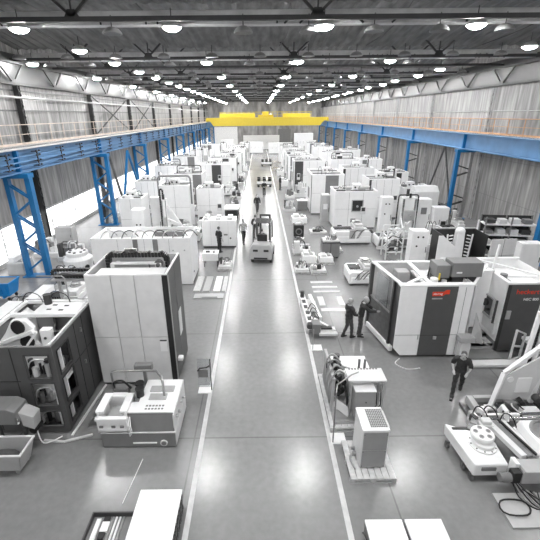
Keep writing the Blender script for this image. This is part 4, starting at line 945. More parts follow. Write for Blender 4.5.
M().box(x0 + .25, x0 + .65, 1.0, 1.5, 2.46, 2.62).cyl((x0 + .35, 1.2, 2.6), (x0 + .35, 1.2, 2.9), .13).out('roof_drive', 'mid', t); M().tube([(x0 + .1, 1.6, 2.46), (x0 + .25, 1.7, 3.9)], .05).out('roof_mast', 'white', t)
M().tube([(x0 + .5, 1.9, 2.5), (x0 + 1.4, .9, 2.9)], .04).bar((x0 + .15, 2.8, 2.9), (x0 + 1.7, .9, 2.9), .1, .06).out('roof_strut', 'white', t)
M().box(x0 + .95, x0 + 1.5, -.1, .28, .6, .72).out('shelf_box', 'white', t, .02)
f = M()
for a, b in (((x0 + .25, -.35, .05), (x0 + .25, -.35, 1.35)), ((x0 + .78, -.1, .05), (x0 + .78, -.1, 1.05)), ((x0 + .25, -.35, 1.35), (x0 + .78, -.1, 1.05)), ((x0 + .25, -.35, .7), (x0 + .78, -.1, .5)), ((x0 + .25, -.35, .05), (x0 + .78, -.1, .05))): f.bar(a, b, .06)
f.out('access_gate', 'white', t)
hose(t, [(.25, -.1, .02), (.0, -.4, .02), (.3, -.75, .02), (.8, -.7, .02)], .02, 'offwhite')

# lattice behind / above: dark housing with white column arms
t = thing('tool_magazine', 'black open housing with a white spindle column and toothed arms', 'tool magazine', (10.15, 20.7, 0))
M().box(0, 2.5, 1.4, 1.46, 0, 2.3).box(0, .06, 0, 1.4, 0, 2.3).box(2.44, 2.5, 0, 1.4, 0, 2.3).out('housing', 'charcoal', t)
M().box(0, 2.5, 1.36, 1.5, 2.3, 2.36).out('housing_edge', 'light', t)
M().hexa([(.95, .5, 0), (1.55, .5, 0), (1.55, 1.0, 0), (.95, 1.0, 0), (1.05, .5, 2.3), (1.45, .5, 2.3), (1.45, .9, 2.3), (1.05, .9, 2.3)]).ell((1.25, .7, 2.35), (.28, .26, .25)).out('spindle_column', 'white', t, .02)
for s, x in ((-1, .62), (1, 1.85)):
    w = M().bar((x, .6, .3), (x + .1 * s, .6, 2.2), .07)
    for k in range(9): w.bar((x, .6, .5 + k * .2), (x + .22 * -s, .6, .55 + k * .2), .05)
    w.out('tooth_rack', 'white', t)
cabinet('white cabinet with five round dark ports behind the large machining centre', (8.75, 21.5, 0), .95, .7, 2.35, holes=5)
t = thing('sheet_guard', 'white sheet guard with a slanted top edge beside the five port cabinet', 'guard', (9.82, 20.5, 0))
M().prism([(0, 0), (1.0, 0), (1.0, 1.7), (.25, 2.35), (0, 2.35)], 'y', 0, .06).out('sheet', 'white', t); M().bar((.1, 0, .03), (.1, -.4, .03), .06).bar((.9, 0, .03), (.9, -.4, .03), .06).out('foot', 'mid', t)
t = thing('sheet_guard', 'pale sheet guard divided into four fields right of the black housing', 'guard', (12.0, 19.25, 0), .1)
M().box(0, 1.4, 0, .06, 0, 2.5).out('sheet', 'offwhite', t); M().box(.69, .71, -.01, 0, 0, 2.5).box(0, 1.4, -.01, 0, 1.6, 1.62).out('seam', 'mid', t); M().bar((.1, .06, 0), (.1, .5, 0.02), .06).bar((1.3, .06, 0), (1.3, .5, .02), .06).out('foot', 'mid', t)
cabinet('white cabinet on the far right behind the lettered machine', (14.3, 20.2, 0), 1.2, .6, 1.95, m='white')
t = thing('storage_rack', 'dark steel storage rack loaded with machine parts by the right wall', 'rack', (13.7, 23.0, 0), -.15)
for x in (0, 1.45, 2.9):
    for y in (0, .8): M().box(x, x + .07, y, y + .07, 0, 2.75).out('upright', 'mid', t)
for z in (.3, .95, 1.6, 2.25): M().box(0, 2.97, 0, .87, z, z + .06).out('shelf', 'white', t)
M().box(0, 2.97, .88, .92, .1, 2.7).out('back_sheet', 'charcoal', t)
rr = random.Random(3)
for z in (.36, 1.01, 1.66, 2.31):
    for k in range(4):
        a = .1 + k * .7; b_ = tag(M().rbox((13.7 + a + .3, 23.3 - .1 * k, z + .16), (rr.uniform(.3, .55), .5, rr.uniform(.2, .32)), (0, 0, -.15)).out('storage_box', rr.choice(['white', 'dark', 'mid', 'offwhite'])), 'box stored on the dark steel rack by the right wall', 'box', 'boxes on the storage rack')

# ---------------------------------------------------------- near right: rotary base machine with big white frame
t = thing('pallet_changer', 'open white machine base with a round indexing head, nearest on the right', 'machine', (5.0, 7.1, 0))
M().hexa([(.22, .0, .2), (1.05, .0, .2), (1.12, .9, .2), (.12, 1.4, .2), (.22, 0, .58), (1.05, 0, .58), (1.12, .9, .58), (.08, 1.4, .58)]).out('base_casting', 'white', t, .04)
M().box(.4, .75, -.03, .1, .4, .5).out('fork_slot', 'mid', t); M().box(.2, .75, 1.15, 1.22, .58, .61).out('rail_slot', 'dark', t)
M().lathe([(.34, 0), (.34, .05), (.27, .06), (.27, .14), (.2, .18)], (.72, .62, .58), 28).out('turret_base', 'white', t, .01)
hd = M().lathe([(.2, 0), (.27, .04), (.29, .14), (.27, .19), (.1, .2)], (.70, .68, .74), 28).out('indexing_head', 'white', t, .01)
for k in range(5):
    a = 2 * PI * k / 5 + .3; M().cyl((.70 + .17 * math.cos(a), .68 + .17 * math.sin(a), .93), (.70 + .17 * math.cos(a), .68 + .17 * math.sin(a), .945), .065, n=16).out('bore', 'light', hd)
    M().cyl((.70 + .17 * math.cos(a), .68 + .17 * math.sin(a), .94), (.70 + .17 * math.cos(a), .68 + .17 * math.sin(a), .95), .045, n=16).out('bore_core', 'mid', hd)
for k in range(10):
    a = 2 * PI * k / 10; M().cyl((.72 + .3 * math.cos(a), .62 + .3 * math.sin(a), .63), (.72 + .3 * math.cos(a), .62 + .3 * math.sin(a), .645), .02, n=8).out('bolt', 'dark', t)
for x, y in ((.2, .4), (.1, 1.1), (.24, .08), (.98, .12)):
    M().cyl((x - .03, y, .09), (x + .03, y, .09), .09).box(x - .05, x + .05, y - .04, y + .04, .12, .24).out('caster', 'darksteel', t)
M().box(.3, 1.0, .1, 1.1, .1, .2).out('underframe', 'dark', t)
M().box(.98, 1.2, -.3, -.12, .3, .62).out('junction_box', 'black', t, .01); M().cyl((.72, -.22, .42), (.98, -.22, .42), .11).out('motor', 'mid', t)
M().box(1.22, 3.2, -.32, .05, .3, .66).box(1.22, 3.2, -.34, .07, .66, .7).out('front_beam', 'light', t, .02)
M().box(1.12, 1.22, -.12, .1, .25, .72).out('beam_end', 'white', t)
w = M().bar((1.2, 1.3, .7), (1.45, .1, .7), .16, .12).bar((1.62, 1.35, .7), (1.8, .1, .7), .08, .1); w.out('guide_way', 'offwhite', t)
M().bar((1.36, 1.3, .72), (1.6, .1, .72), .16, .06).out('way_cover', 'mid', t); M().bar((1.48, 1.3, .78), (1.74, .1, .78), .05, .05).out('black_rail', 'black', t)
M().box(.9, 1.25, 1.05, 1.3, .5, .78).box(.95, 1.2, 1.08, 1.28, .78, .9).out('saddle', 'offwhite', t, .03)
M().box(1.85, 3.2, .15, 1.2, .3, .62).prism([(1.88, .62), (3.2, .62), (3.2, .85), (1.98, .85)], 'y', .2, 1.2).out('table_casting', 'white', t, .03)
M().lathe([(.42, 0), (.42, .04), (.34, .05), (.34, .02), (.2, .03), (.2, .1), (.05, .12)], (2.45, .75, .85), 30).out('rotary_table', 'steel', t)
for y, z in ((1.42, .7), (1.6, .7)): M().cyl((1.0, y, z), (3.3, y, z), .04).out('ball_screw', 'rail', t)
M().box(1.2, 2.2, 1.48, 1.54, .68, .78).out('rail_cover', 'white', t); M().box(.85, 1.0, 1.35, 1.68, .3, .78).out('screw_bearing', 'light', t, .02)
M().tube([(1.75, 1.32, .7), (1.75, 1.42, .95), (1.75, 1.6, .97), (1.77, 1.72, .7)], .06).out('clamp_arch', 'white', t)
rr = random.Random(21)
for k in range(12):
    x = rr.uniform(.7, 2.0); y = rr.uniform(1.15, 1.65); M().rbox((x, y, rr.uniform(.5, .8)), (rr.uniform(.08, .25), rr.uniform(.08, .2), rr.uniform(.08, .2)), (0, 0, rr.uniform(0, 1))).out('fitting', rr.choice(['steel', 'white', 'dark', 'mid', 'black']), t)
for k in range(3):
    x = rr.uniform(.8, 1.5); y = rr.uniform(1.1, 1.6); hose(t, [(x, y, .5), (x + .15, y + .1, .95), (x + .35, y, .9), (x + .5, y - .15, .5)], .018, rr.choice(['black', 'white', 'black']))
for k in range(5): hose(t, [(1.1, -.1, .3), (1.1 + .1 * k, -.5 - .08 * k, .1), (1.4 + .08 * k, -.8, .07), (1.6 - .1 * k, -.4, .12 + .03 * k)], .016, ('black', 'steel')[k % 2])
# rear frame with large white triangular arm
t = thing('sledge_machine', 'large white angular frame plate with a black cable chain on a steel sledge', 'machine frame', (6.55, 9.3, 0))
M().bar((0, .65, .2), (-.05, -.42, .2), .18, .24).bar((.1, .6, .2), (2.9, .6, .2), .14, .24).bar((.05, -.42, .2), (2.9, -.42, .2), .12, .2).out('sledge', 'light', t, .01)
M().box(.15, 2.6, -.3, .5, .04, .16).out('drip_tray', 'dark', t); M().bar((1.0, .45, .3), (1.5, -.25, .3), .26, .08).out('slide_plate', 'mid', t)
M().box(-.3, -.18, -.1, .6, 0, .1).out('side_step', 'darksteel', t)
M().bar((.34, .1, .3), (.66, .3, 1.42), .13, .12).bar((.66, .3, 1.42), (2.6, .55, 3.05), .12, .12).box(.2, .5, .0, .2, .28, .36).out('edge_tube', 'white', t, .02)
M().prism([(.46, .5), (1.55, .45), (1.82, 1.55), (1.75, 2.1), (.74, 1.36)], 'y', .26, .31).out('gusset_plate', 'offwhite', t)
M().cyl((.86, .23, 1.22), (.86, .26, 1.22), .09, n=20).out('boss', 'white', t); M().box(1.08, 1.5, .23, .26, .75, 1.28).out('plate_cover', 'white', t, .015)
M().bar((1.72, .35, .3), (1.9, .35, 3.0), .14, .12).bar((1.5, .75, .6), (1.62, .8, 3.2), .12, .1).out('upright', 'white', t, .02)
M().bar((1.84, .28, .5), (2.0, .28, 3.0), .06, .05).out('rail_strip', 'rail', t)
drag_chain(t, [(1.15, .1, .62), (1.3, .05, .42), (1.55, .0, .36), (1.8, .0, .5), (2.0, .02, .9), (2.12, .05, 1.5), (2.2, .1, 2.4), (2.25, .1, 3.0)], .17)
M().cyl((1.7, .0, .62), (1.7, .2, .62), .12).cyl((.6, .0, .36), (.95, .0, .36), .1).out('drive_motor', 'dark', t)
M().box(1.1, 1.6, -.35, -.05, .3, .5).out('gear_housing', 'white', t, .03)
for k in range(4): hose(t, [(.6 + .28 * k, -.3, .3), (.4 + .22 * k, -.15, .55), (.5 + .22 * k, .05, .5), (.6 + .22 * k, .2, .3)], .02, ('black', 'steel', 'white')[k % 3])
t = thing('machine_column', 'tall white column with a black cable chain beside the red lettering at the right edge', 'machine column', (9.15, 11.0, 0))
M().box(-.05, .6, -.05, .6, 0, .3).out('foot_casting', 'offwhite', t); M().box(.05, .5, .05, .5, .3, 2.9).out('column_casting', 'white', t, .03); M().box(.12, .2, .0, .05, .35, 2.85).box(.35, .43, .0, .05, .35, 2.85).out('guide_rail', 'rail', t)
drag_chain(t, [(-.04, .2, .3), (-.04, .2, 2.9)], .14)
tag(M().box(5.55, 6.75, 5.9, 6.75, 0, .05).out('floor_sheet', 'cardboard'), 'pale sheet on the floor under loose hoses at the lower right', 'sheet')
hz = M().tube([(5.85 + .35 * math.cos(a), 6.35 + .22 * math.sin(a), .09 + .02 * math.sin(3 * a)) for a in [i * .4 for i in range(17)]], .02, 6)
tag(hz.out('coiled_hose', 'black', smooth=True), 'black coiled hose lying on the pale floor sheet', 'hose')
tag(M().tube([(6.35, 5.8, .06), (6.6, 6.2, .35), (6.8, 6.5, .6)], .06).out('steel_tube', 'mid'), 'thick grey tube leaning at the lower right corner', 'tube')

# ---------------------------------------------------------- right: pallets and floor goods along the aisle
floor_goods = [
    ((2.0, 20.9), .85, .9, 'gear', .55, 'white castings on a small pallet at the right aisle line, nearest of the four'),
    ((2.9, 20.8), .95, .9, 'gear', .4, 'low castings on a pallet beside the nearest white castings'),
    ((2.5, 22.3), .95, .95, 'wrap', .65, 'white wrapped crumpled parts on a pallet, middle of the group by the aisle'),
    ((3.6, 22.4), .95, .95, 'wrap', .45, 'pale flat wrapped load right of the crumpled parts'),
    ((2.15, 24.2), 1.2, 1.1, 'gear', .75, 'white machine parts on a pallet left of the dark cube crate'),
    ((4.6, 24.6), .9, .8, 'gear', .4, 'small parts on a pallet right of the dark cube crate')]
for i, ((x, y), w_, d_, kind, h_, lab) in enumerate(floor_goods):
    pallet('wooden pallet under the ' + ['nearest white castings', 'low castings', 'crumpled wrapped parts', 'pale flat wrapped load', 'white parts left of the dark crate', 'small parts right of the dark crate'][i], (x, y, 0), w_, d_)
    (gear_load if kind == 'gear' else wrapped_load)(lab, (x + .05, y + .05, .14), w_ - .1, d_ - .1, h_, seed=80 + i)
t = thing('storage_crate', 'dark grey square crate with white parts piled on top, right of the aisle', 'crate', (3.95, 23.5, 0))
M().box(0, 1.1, 0, .9, .1, 1.05).out('crate_body', 'mid', t, .02); M().box(-.02, 1.12, -.02, .92, 1.02, 1.08).box(.5, .54, -.02, 0, .1, 1.05).out('crate_frame', 'dark', t)
for x in (.05, .9): M().box(x, x + .14, .05, .85, 0, .1).out('runner', 'black', t)
gear_load('white parts piled on the dark grey square crate', (4.0, 23.55, 1.08), 1.0, .8, .4, seed=91, ms=('white', 'white', 'offwhite', 'steel'))
t = thing('drum_trolley', 'black wheeled drum unit with a round opening at the right aisle line', 'trolley', (2.5, 27.9, 0))
M().box(0, .75, 0, .8, .15, 1.0).out('body', 'black', t, .04); M().cyl((.37, -.04, .55), (.37, 0, .55), .25, n=20).out('ring', 'mid', t); M().cyl((.37, -.05, .55), (.37, -.04, .55), .17, n=20).out('opening', 'black', t)
for x in (.1, .65): M().cyl((x, .1, .08), (x + .05, .1, .08), .08).cyl((x, .7, .08), (x + .05, .7, .08), .08).out('wheel', 'rubber', t)
hose(t, [(.1, .4, 1.0), (.3, .4, 1.3), (.6, .4, 1.25), (.7, .4, 1.0)], .05, 'white'); M().box(.15, .5, .2, .6, 1.0, 1.12).out('top_box', 'offwhite', t)
# L-shaped assembly near aisle (long white rails)
t = thing('rail_assembly', 'long white slotted guide rails with dark carriage by the right aisle line', 'machine part', (2.0, 14.1, 0))
M().bar((.1, .1, .35), (.0, 3.3, .35), .28, .2).out('slotted_rail', 'white', t, .02); M().bar((.6, 1.0, .25), (.42, 3.4, .25), .16, .2).out('side_rail', 'white', t, .02)
for k in range(5): M().rbox((.08 - .02 * k, .7 + k * .55, .46), (.16, .28, .04), (0, 0, 0)).out('rail_slot', 'dark' if k != 3 else 'black', t)
M().box(.12, .45, -.1, .35, .15, .6).out('grey_plate', 'mid', t, .01)
M().bar((.2, .6, .5), (1.05, .1, .22), .12).bar((.5, .4, .35), (1.0, .15, .2), .1).out('link_arm', 'white', t)
M().box(.4, 1.15, -.2, .0, .12, .22).box(.45, 1.1, .02, .3, .12, .28).out('foot_beam', 'offwhite', t); M().box(.5, .95, .05, .25, .28, .36).out('clamp', 'black', t)
M().lathe([(.14, 0), (.14, .2), (.05, .25)], (.05, .1, .35), 14).out('knob', 'dark', t); M().lathe([(.1, 0), (.1, .3), (.02, .32)], (-.0, 2.9, .45), 12).out('knob', 'dark', t)
for k in range(4): hose(t, [(.1, .3 + .4 * k, .45), (.25, .4 + .4 * k, .7), (.4, .5 + .4 * k, .6), (.55, .6 + .4 * k, .3)], .02)
for x in (-.1, .5): M().box(x, x + .12, .2, .4, 0, .16).box(x, x + .12, 2.6, 2.8, 0, .26).out('support_block', 'wood', t)
# painted bay markings
for i, (a, b, c, e) in enumerate(((2.75, 3.95, 19.6, 19.85), (2.75, 4.1, 18.95, 19.2), (2.75, 4.15, 18.4, 18.6), (2.85, 4.3, 16.3, 16.6), (2.85, 3.15, 16.9, 17.9), (3.8, 4.1, 16.9, 17.9), (2.1, 2.6, 16.3, 17.6), (2.3, 3.5, 26.4, 26.65), (2.4, 3.5, 25.8, 26.05))):
    tag(M().box(a, b, c, e, 0, .008).out('floor_marking', 'markpaint'), 'white painted bay stripe on the floor right of the aisle', 'marking', 'painted bay stripes')
machine_bed('white machine bed on rollers between the floor stripes and the lettered machine', (4.75, 19.2, 0), 1.7, 1.5, .95, seed=101)
gear_load('tangle of fittings and hoses right of the bed on rollers', (6.75, 19.6, 0), 1.5, 1.3, 1.1, seed=102, n=9)
machine_bed('long dark fronted machine bed in front of the three-window white machine', (5.2, 26.3, 0), 2.6, 1.5, 1.2, seed=103)
t = machine_bed('long machine bed with a pale gantry end beyond the five port cabinet', (8.0, 25.2, 0), 2.6, 1.5, 1.0, seed=104)
M().box(.0, 2.3, -.12, -.05, .3, .75).out('front_plate', 'mid', t); M().bar((-.1, -.1, .1), (.1, -.1, 1.2), .08).bar((-.1, -.1, .1), (.5, -.1, .1), .08).out('gantry_end', 'white', t)

# rank of right machines
machining_centre('white machine with a small square black window and tall black chain, right row', (5.9, 30.4, 0), 3.3, 2.4, 2.95, seed=110, window=(.42, .66, .5, .78), seams=2, chain='post', cabinet=None)
t = thing('control_console', 'grey operator cabinet with a white sheet left of the square window machine', 'cabinet', (5.2, 32.5, 0))
M().box(0, .68, 0, .8, 0, 2.3).out('body', 'light', t, .02); M().box(.15, .5, -.015, 0, 1.15, 1.6).out('label_sheet', 'paper', t); M().box(.6, .63, -.04, 0, .9, 1.3).out('handle', 'dark', t); M().box(.02, .66, .02, .78, 2.3, 2.36).out('top', 'offwhite', t)
machining_centre('white machine with a slant-edged white side and grey screen, right row second', (4.7, 35.4, 0), 2.9, 4.2, 3.55, seed=111, dark=(.42, .82, 'mid'), aisle_side=(-1, 'white'), seams=1)
machining_centre('white twin box machine behind the black arch chain, right row', (9.3, 33.6, 0), 2.7, 2.4, 3.4, seed=112, dark=(.02, .14, 'dark'), chain='post')
machining_centre('white machine with a black ribbed top between the blue columns', (12.6, 34.2, 0), 2.6, 2.2, 2.5, seed=113, chain=None, dark=(.1, .2, 'dark'))
mast_machine('white machine column with five ports and a black arched chain, right row', (9.95, 27.3, 0), 1.25, 1.0, 3.1)
cabinet('tall white cabinet with port holes left of the arched chain column', (8.7, 27.5, 0), .8, .7, 3.1, holes=5)
cabinet('white cabinet with a small square filter right of the arched chain column', (11.6, 28.4, 0), 1.05, .8, 2.75, extra='fan', doors=1)
cabinet('white double cabinet beside the square filter cabinet', (12.75, 28.0, 0), 1.1, .8, 2.2, doors=2)
cabinet('white box with a slanted hood behind the square filter cabinet', (12.2, 30.6, 0), 1.9, 1.0, 2.9, extra='hood', doors=1, m='offwhite')
machine_bed('machine bed with white covers near the blue column on the right', (12.9, 26.4, 0), 1.9, 1.2, 1.3, seed=115)
cabinet('small white cabinet by the second blue column on the right', (15.2, 25.9, 0), .8, .6, 1.7)
gear_load('dark fittings at the foot of the A-shaped brace on the right', (15.0, 32.5, 0), 1.3, 1.2, 1.5, seed=116, n=8, ms=('dark', 'mid', 'black', 'white'))
t = thing('pipe_frame', 'tangled white tube frame left of the five port cabinet', 'frame', (7.9, 23.2, 0))
w = M(); rr = random.Random(8)
for a, b in (((0, 0, 0), (0, 0, 2.0)), ((1.0, 0, 0), (1.0, 0, 2.4)), ((0, .9, 0), (0, .9, 2.0)), ((1, .9, 0), (1, .9, 2.6)), ((0, 0, 2), (1, 0, 1.0)), ((0, 0, 1), (1, 0, 2)), ((0, 0, .5), (1, 0, .5)), ((0, 0, 1.5), (0, .9, 1.5)), ((1, 0, 1.5), (1, .9, 2.5)), ((0, 0, 2), (1, 0, 2)), ((-.2, 0, .9), (1.3, 0, 2.5)), ((0, .9, 2), (1, .9, 2))): w.bar(a, b, .07)
w.out('tube_frame', 'white', t)
for k in range(8): M().rbox((rr.uniform(.1, .9), rr.uniform(.1, .8), rr.uniform(.3, 1.8)), (.2, .2, .18), (0, 0, rr.uniform(0, 1))).out('attachment', rr.choice(['white', 'steel', 'dark']), t)
for k in range(4): hose(t, [(.1, .2, .4 + .3 * k), (.3, -.1, .7 + .3 * k), (.7, -.1, .6 + .3 * k), (.9, .3, .9 + .3 * k)], .025)
RROW = [
    ('white machine with a charcoal door, third on the right row', (4.0, 46.5), 3.6, 3.0, 3.6, dict(dark=(.03, .3, 'dark'), aisle_side=(-1, 'white'))),
    ('white machine with a grey door beside the aisle, fourth on the right row', (3.9, 55), 3.4, 3.0, 3.3, dict(dark=(.1, .3, 'mid'), aisle_side=(-1, 'offwhite'), window=(.5, .65, .5, .7))),
    ('white machine, fifth on the right row beside the aisle', (3.9, 62), 3.4, 3.0, 3.3, dict(dark=(.1, .25, 'dark'), chain='post', aisle_side=(-1, 'white'))),
    ('white machine with spindle tower, sixth on the right row', (3.9, 70), 3.2, 3.0, 3.3, dict(chain='arch')),
    ('small white machine at the far end of the right row', (3.8, 78), 3.2, 3.0, 3.1, dict(dark=(.3, .6, 'mid'))),
    ('white machine with black inner corner in the second rank on the right', (8.3, 39.5), 3.0, 2.6, 3.6, dict(dark=(.0, .08, 'black'), chain='post')),
    ('white machine with grey roof boxes by the fourth right column', (12.4, 40.5), 2.8, 2.6, 3.0, dict(dark=(.5, .75, 'charcoal'))),
    ('white machine with window, second rank right behind the charcoal door machine', (8.5, 47.5), 3.2, 2.6, 3.6, dict(window=(.3, .5, .5, .75), chain='arch')),
    ('white machine by the fifth right column', (12.8, 51), 2.8, 2.6, 3.2, dict(chain='post', dark=(.1, .3, 'mid'))),
    ('white machine in the second rank right, beyond the window machine', (8.6, 56), 3.2, 2.6, 3.7, dict(dark=(.6, .8, 'dark'))),
    ('white machine far back in the second rank on the right', (8.8, 66), 3.2, 2.6, 3.7, dict(chain='arch')),
    ('white machine near the far right columns', (12.9, 63), 2.8, 2.6, 3.4, dict(chain='post')),
    ('white machine deepest on the right beneath the crane', (9.0, 78), 3.4, 2.6, 3.5, dict(dark=(.2, .4, 'mid')))]
for i, (lab, (x, y), w_, d_, h_, kw) in enumerate(RROW): machining_centre(lab, (x, y, 0), w_, d_, h_, seed=130 + i, **kw)
goods2 = [((2.7, 32.2), 1.3, 1.2, .7, 'white wrapped parts on the floor at the right line, beyond the drum unit', 'w'), ((4.0, 36.0 - 2.3), .0, 0, 0, '', ''), ((2.3, 36.6), 1.1, 1.1, 1.0, 'grey machine unit near the right aisle line beyond the wrapped parts', 'g'),
          ((2.9, 43.0), 1.0, 1.4, .9, 'dark fittings at the right line before the charcoal door machine', 'g'), ((2.6, 50.5), 1.1, 1.6, 1.1, 'white crumpled load at the right line, fourth machine', 'w'), ((2.6, 60), 1.1, 1.6, 1.0, 'white load at the right line near the fifth machine', 'w')]
for i, ((x, y), a, b, h_, lab, k) in enumerate(goods2):
    if lab: (wrapped_load if k == 'w' else gear_load)(lab, (x, y, 0), a, b, h_, seed=150 + i)
t = thing('tool_cart', 'grey cart with a white top left of the slant-edged white machine', 'cart', (3.6, 36.9, 0))
M().box(0, .95, 0, .8, .12, .95).out('body', 'mid', t, .02); M().box(-.03, .98, -.03, .83, .95, 1.0).out('top', 'white', t); 
for x in (.08, .85):
    for y in (.1, .7): M().cyl((x - .02, y, .06), (x + .02, y, .06), .06).out('caster', 'rubber', t)
tag(M().rbox((4.1, 37.6, 1.03), (.4, .3, .06), (0, 0, .3)).out('paper_stack', 'paper'), 'paper stack on the grey cart near the slant-edged machine', 'paper')
more = [((-2.9, 28.3), .8, 1.1, .8, 'white machine parts at the left aisle line just beyond the lugged box'), ((-3.0, 31.4), .8, 1.0, .7, 'low steel parts at the left aisle line before the flat white table'),
        ((-3.4, 47.0), .9, 1.6, 1.2, 'machine parts right of the wide charcoal front at the left line'), ((-2.9, 52.5), .8, 1.6, 1.0, 'white parts right of the second charcoal edged machine, left line'),
        ((3.9, 29.1), 1.3, 1.0, .5, 'flat disc shaped parts on the floor right of the drum unit'), ((3.9, 43.6), 1.3, 1.4, 1.6, 'grey machine parts in front of the charcoal door machine on the right'),
        ((8.2, 36.4), 2.4, 1.2, 2.2, 'tall machine parts behind the square window machine'), ((12.3, 37.6), 2.2, 1.6, 2.2, 'machine parts before the grey roof box machine on the right'),
        ((-8.9, 36.2), 1.6, 1.4, 2.6, 'tall machine parts left of the oval window machine'), ((-11.0, 42.5), 2.2, 1.8, 2.6, 'tall machine parts beyond the third left blue column'),
        ((8.4, 52.5), 2.4, 1.6, 2.8, 'tall machine parts in the second right rank beyond the fifth column'), ((-8.9, 44.2), 2.4, 2.0, 1.8, 'machine parts left of the wide charcoal front'),
        ((-13.9, 33.2), .9, 2.4, 1.6, 'machine parts close to the left glazing beyond the second column'), ((14.2, 29.0), 1.5, 1.4, 1.7, 'dark and white machine parts right of the double cabinet'),
        ((10.8, 24.6), 1.4, .9, 2.0, 'machine parts between the pale sheet guard and the arched chain column')]
for i, ((x, y), a, b, h_, lab) in enumerate(more): gear_load(lab, (x, y, 0), a, b, h_, seed=300 + i, n=9, ms=('white', 'offwhite', 'steel', 'dark', 'mid', 'black'))
# partitions and low white units at the far end of the aisle
for i, (x, y, w_, h_) in enumerate(((-4.5, 98, 5.4, 2.6), (2.2, 96, 5.6, 2.5), (-4.2, 108, 9.5, 3.6), (8.6, 100, 4.5, 4.4), (-9.5, 101, 3.0, 3.0))):
    cabinet(['low white partition cabinets left across the far end of the aisle', 'low white partition cabinets right across the far end of the aisle', 'long pale office block behind the far partitions', 'tall white block at the far right end', 'white cabinets in front of the far roller gate'][i], (x, y, 0), w_, 1.5, h_, doors=6, m='white')

# dark carts across the aisle and forklift ------------------------
def aisle_cart(label, loc, group=None):
    t = thing('transport_cart', label, 'cart', loc); M().box(0, 1.9, 0, 1.2, .3, .5).out('deck', 'mid', t)
    for x in (.05, .75, 1.45): M().cyl((x + .2, .2, .5), (x + .2, .2, 1.1), .2).cyl((x + .2, .8, .5), (x + .2, .8, 1.2), .2).out('drum', 'black', t)
    for x in (.2, 1.7):
        for y in (.1, 1.1): M().cyl((x, y - .04, .15), (x, y + .04, .15), .15).out('wheel', 'rubber', t)
    M().box(0, 1.9, -.05, 0, .45, .75).out('front_board', 'white', t)
    return t
aisle_cart('low cart loaded with dark drums across the aisle behind two walkers', (-.35, 50.2, 0)); aisle_cart('low cart loaded with dark drums at the far end of the aisle', (.3, 72, 0))
t = thing('forklift', 'grey forklift truck with overhead guard driving along the aisle', 'forklift', (-.62, 22.7, 0), -.12); t.scale = (1.12, 1.12, 1.12)
M().prism([(0, .25), (1.18, .25), (1.18, .9), (1.05, 1.12), (.13, 1.12), (0, .9)], 'y', 0, .6).out('counterweight', 'light', t, .05)
M().box(.15, .42, -.02, .02, .72, .84).box(.74, 1.01, -.02, .02, .72, .84).box(.2, .95, -.03, .01, .3, .38).out('vent_slot', 'black', t)
M().box(.02, 1.16, .6, 2.1, .28, .62).box(.1, 1.08, .5, .95, 1.0, 1.12).out('chassis', 'light', t, .03)
for x in (.02, 1.06):
    for y in (.35, 1.8): M().cyl((x, y, .26), (x + .12, y, .26), .26, n=20).out('wheel', 'rubber', t)
for x in (.1, 1.04): M().tube([(x, .55, 1.1), (x, .7, 2.05), (x, .8, 2.12), (x, 1.8, 2.12), (x, 1.95, 1.0)], .035).out('guard_post', 'darksteel', t)
w = M()
for k in range(7): w.box(.1, 1.06, .8 + k * .16, .84 + k * .16, 2.11, 2.15)
w.out('overhead_guard', 'darksteel', t)
M().box(.3, .86, .75, 1.2, .62, .95).box(.3, .86, .68, .8, .95, 1.5).out('seat', 'black', t, .04)
for x in (.28, .82): M().box(x, x + .1, 2.12, 2.24, .1, 2.3).out('mast_rail', 'dark', t)
M().box(.28, .92, 2.14, 2.2, 2.2, 2.3).box(.2, 1.0, 2.26, 2.34, .2, .6).out('mast_crosshead', 'dark', t)
for x in (.3, .8): M().box(x, x + .12, 2.34, 3.4, .06, .11).out('fork', 'black', t)
M().cyl((.4, 1.75, .95), (.45, 1.6, 1.1), .02).lathe([(.16, 0), (.16, .02), (.12, .02)], (.55, 1.6, 1.1), 14).out('steering_wheel', 'black', t)
M().cyl((.2, .55, 2.15), (.2, .55, 2.25), .05).out('beacon', 'offwhite', t)

# ---------------------------------------------------------- people
def skin_mesh(J, edges, extra=None, voxel=.012, sub=1):
    names = list(J); me = bpy.data.meshes.new('skin')
    me.from_pydata([J[n][0] for n in names], [(names.index(a), names.index(b)) for a, b in edges], [])
    o = bpy.data.objects.new('skin', me); C.objects.link(o)
    o.modifiers.new('s', 'SKIN')
    for i, n in enumerate(names):
        r = J[n][1]; sv = me.skin_vertices[0].data[i]; sv.radius = r if isinstance(r, tuple) else (r, r); sv.use_root = (i == 0)
    m = o.modifiers.new('u', 'SUBSURF'); m.levels = sub; m.render_levels = sub
    dg = bpy.context.evaluated_depsgraph_get(); me2 = bpy.data.meshes.new_from_object(o.evaluated_get(dg)); bpy.data.objects.remove(o)
    bm = bmesh.new(); bm.from_mesh(me2)
    if extra:
        q = M(); q.bm.free(); q.bm = bm; extra(q)
    me3 = bpy.data.meshes.new('body'); bm.to_mesh(me3); bm.free()
    o = bpy.data.objects.new('tmp', me3); C.objects.link(o); r = o.modifiers.new('r', 'REMESH'); r.mode = 'VOXEL'; r.voxel_size = voxel
    s = o.modifiers.new('sm', 'SMOOTH'); s.factor = .5; s.iterations = 2
    dg = bpy.context.evaluated_depsgraph_get(); me4 = bpy.data.meshes.new_from_object(o.evaluated_get(dg)); bpy.data.objects.remove(o)
    me4.shade_smooth(); return me4
def mobj(name, me, m, parent):
    me.materials.clear(); me.materials.append(MAT[m]); o = bpy.data.objects.new(name, me); C.objects.link(o); o.parent = parent; return o
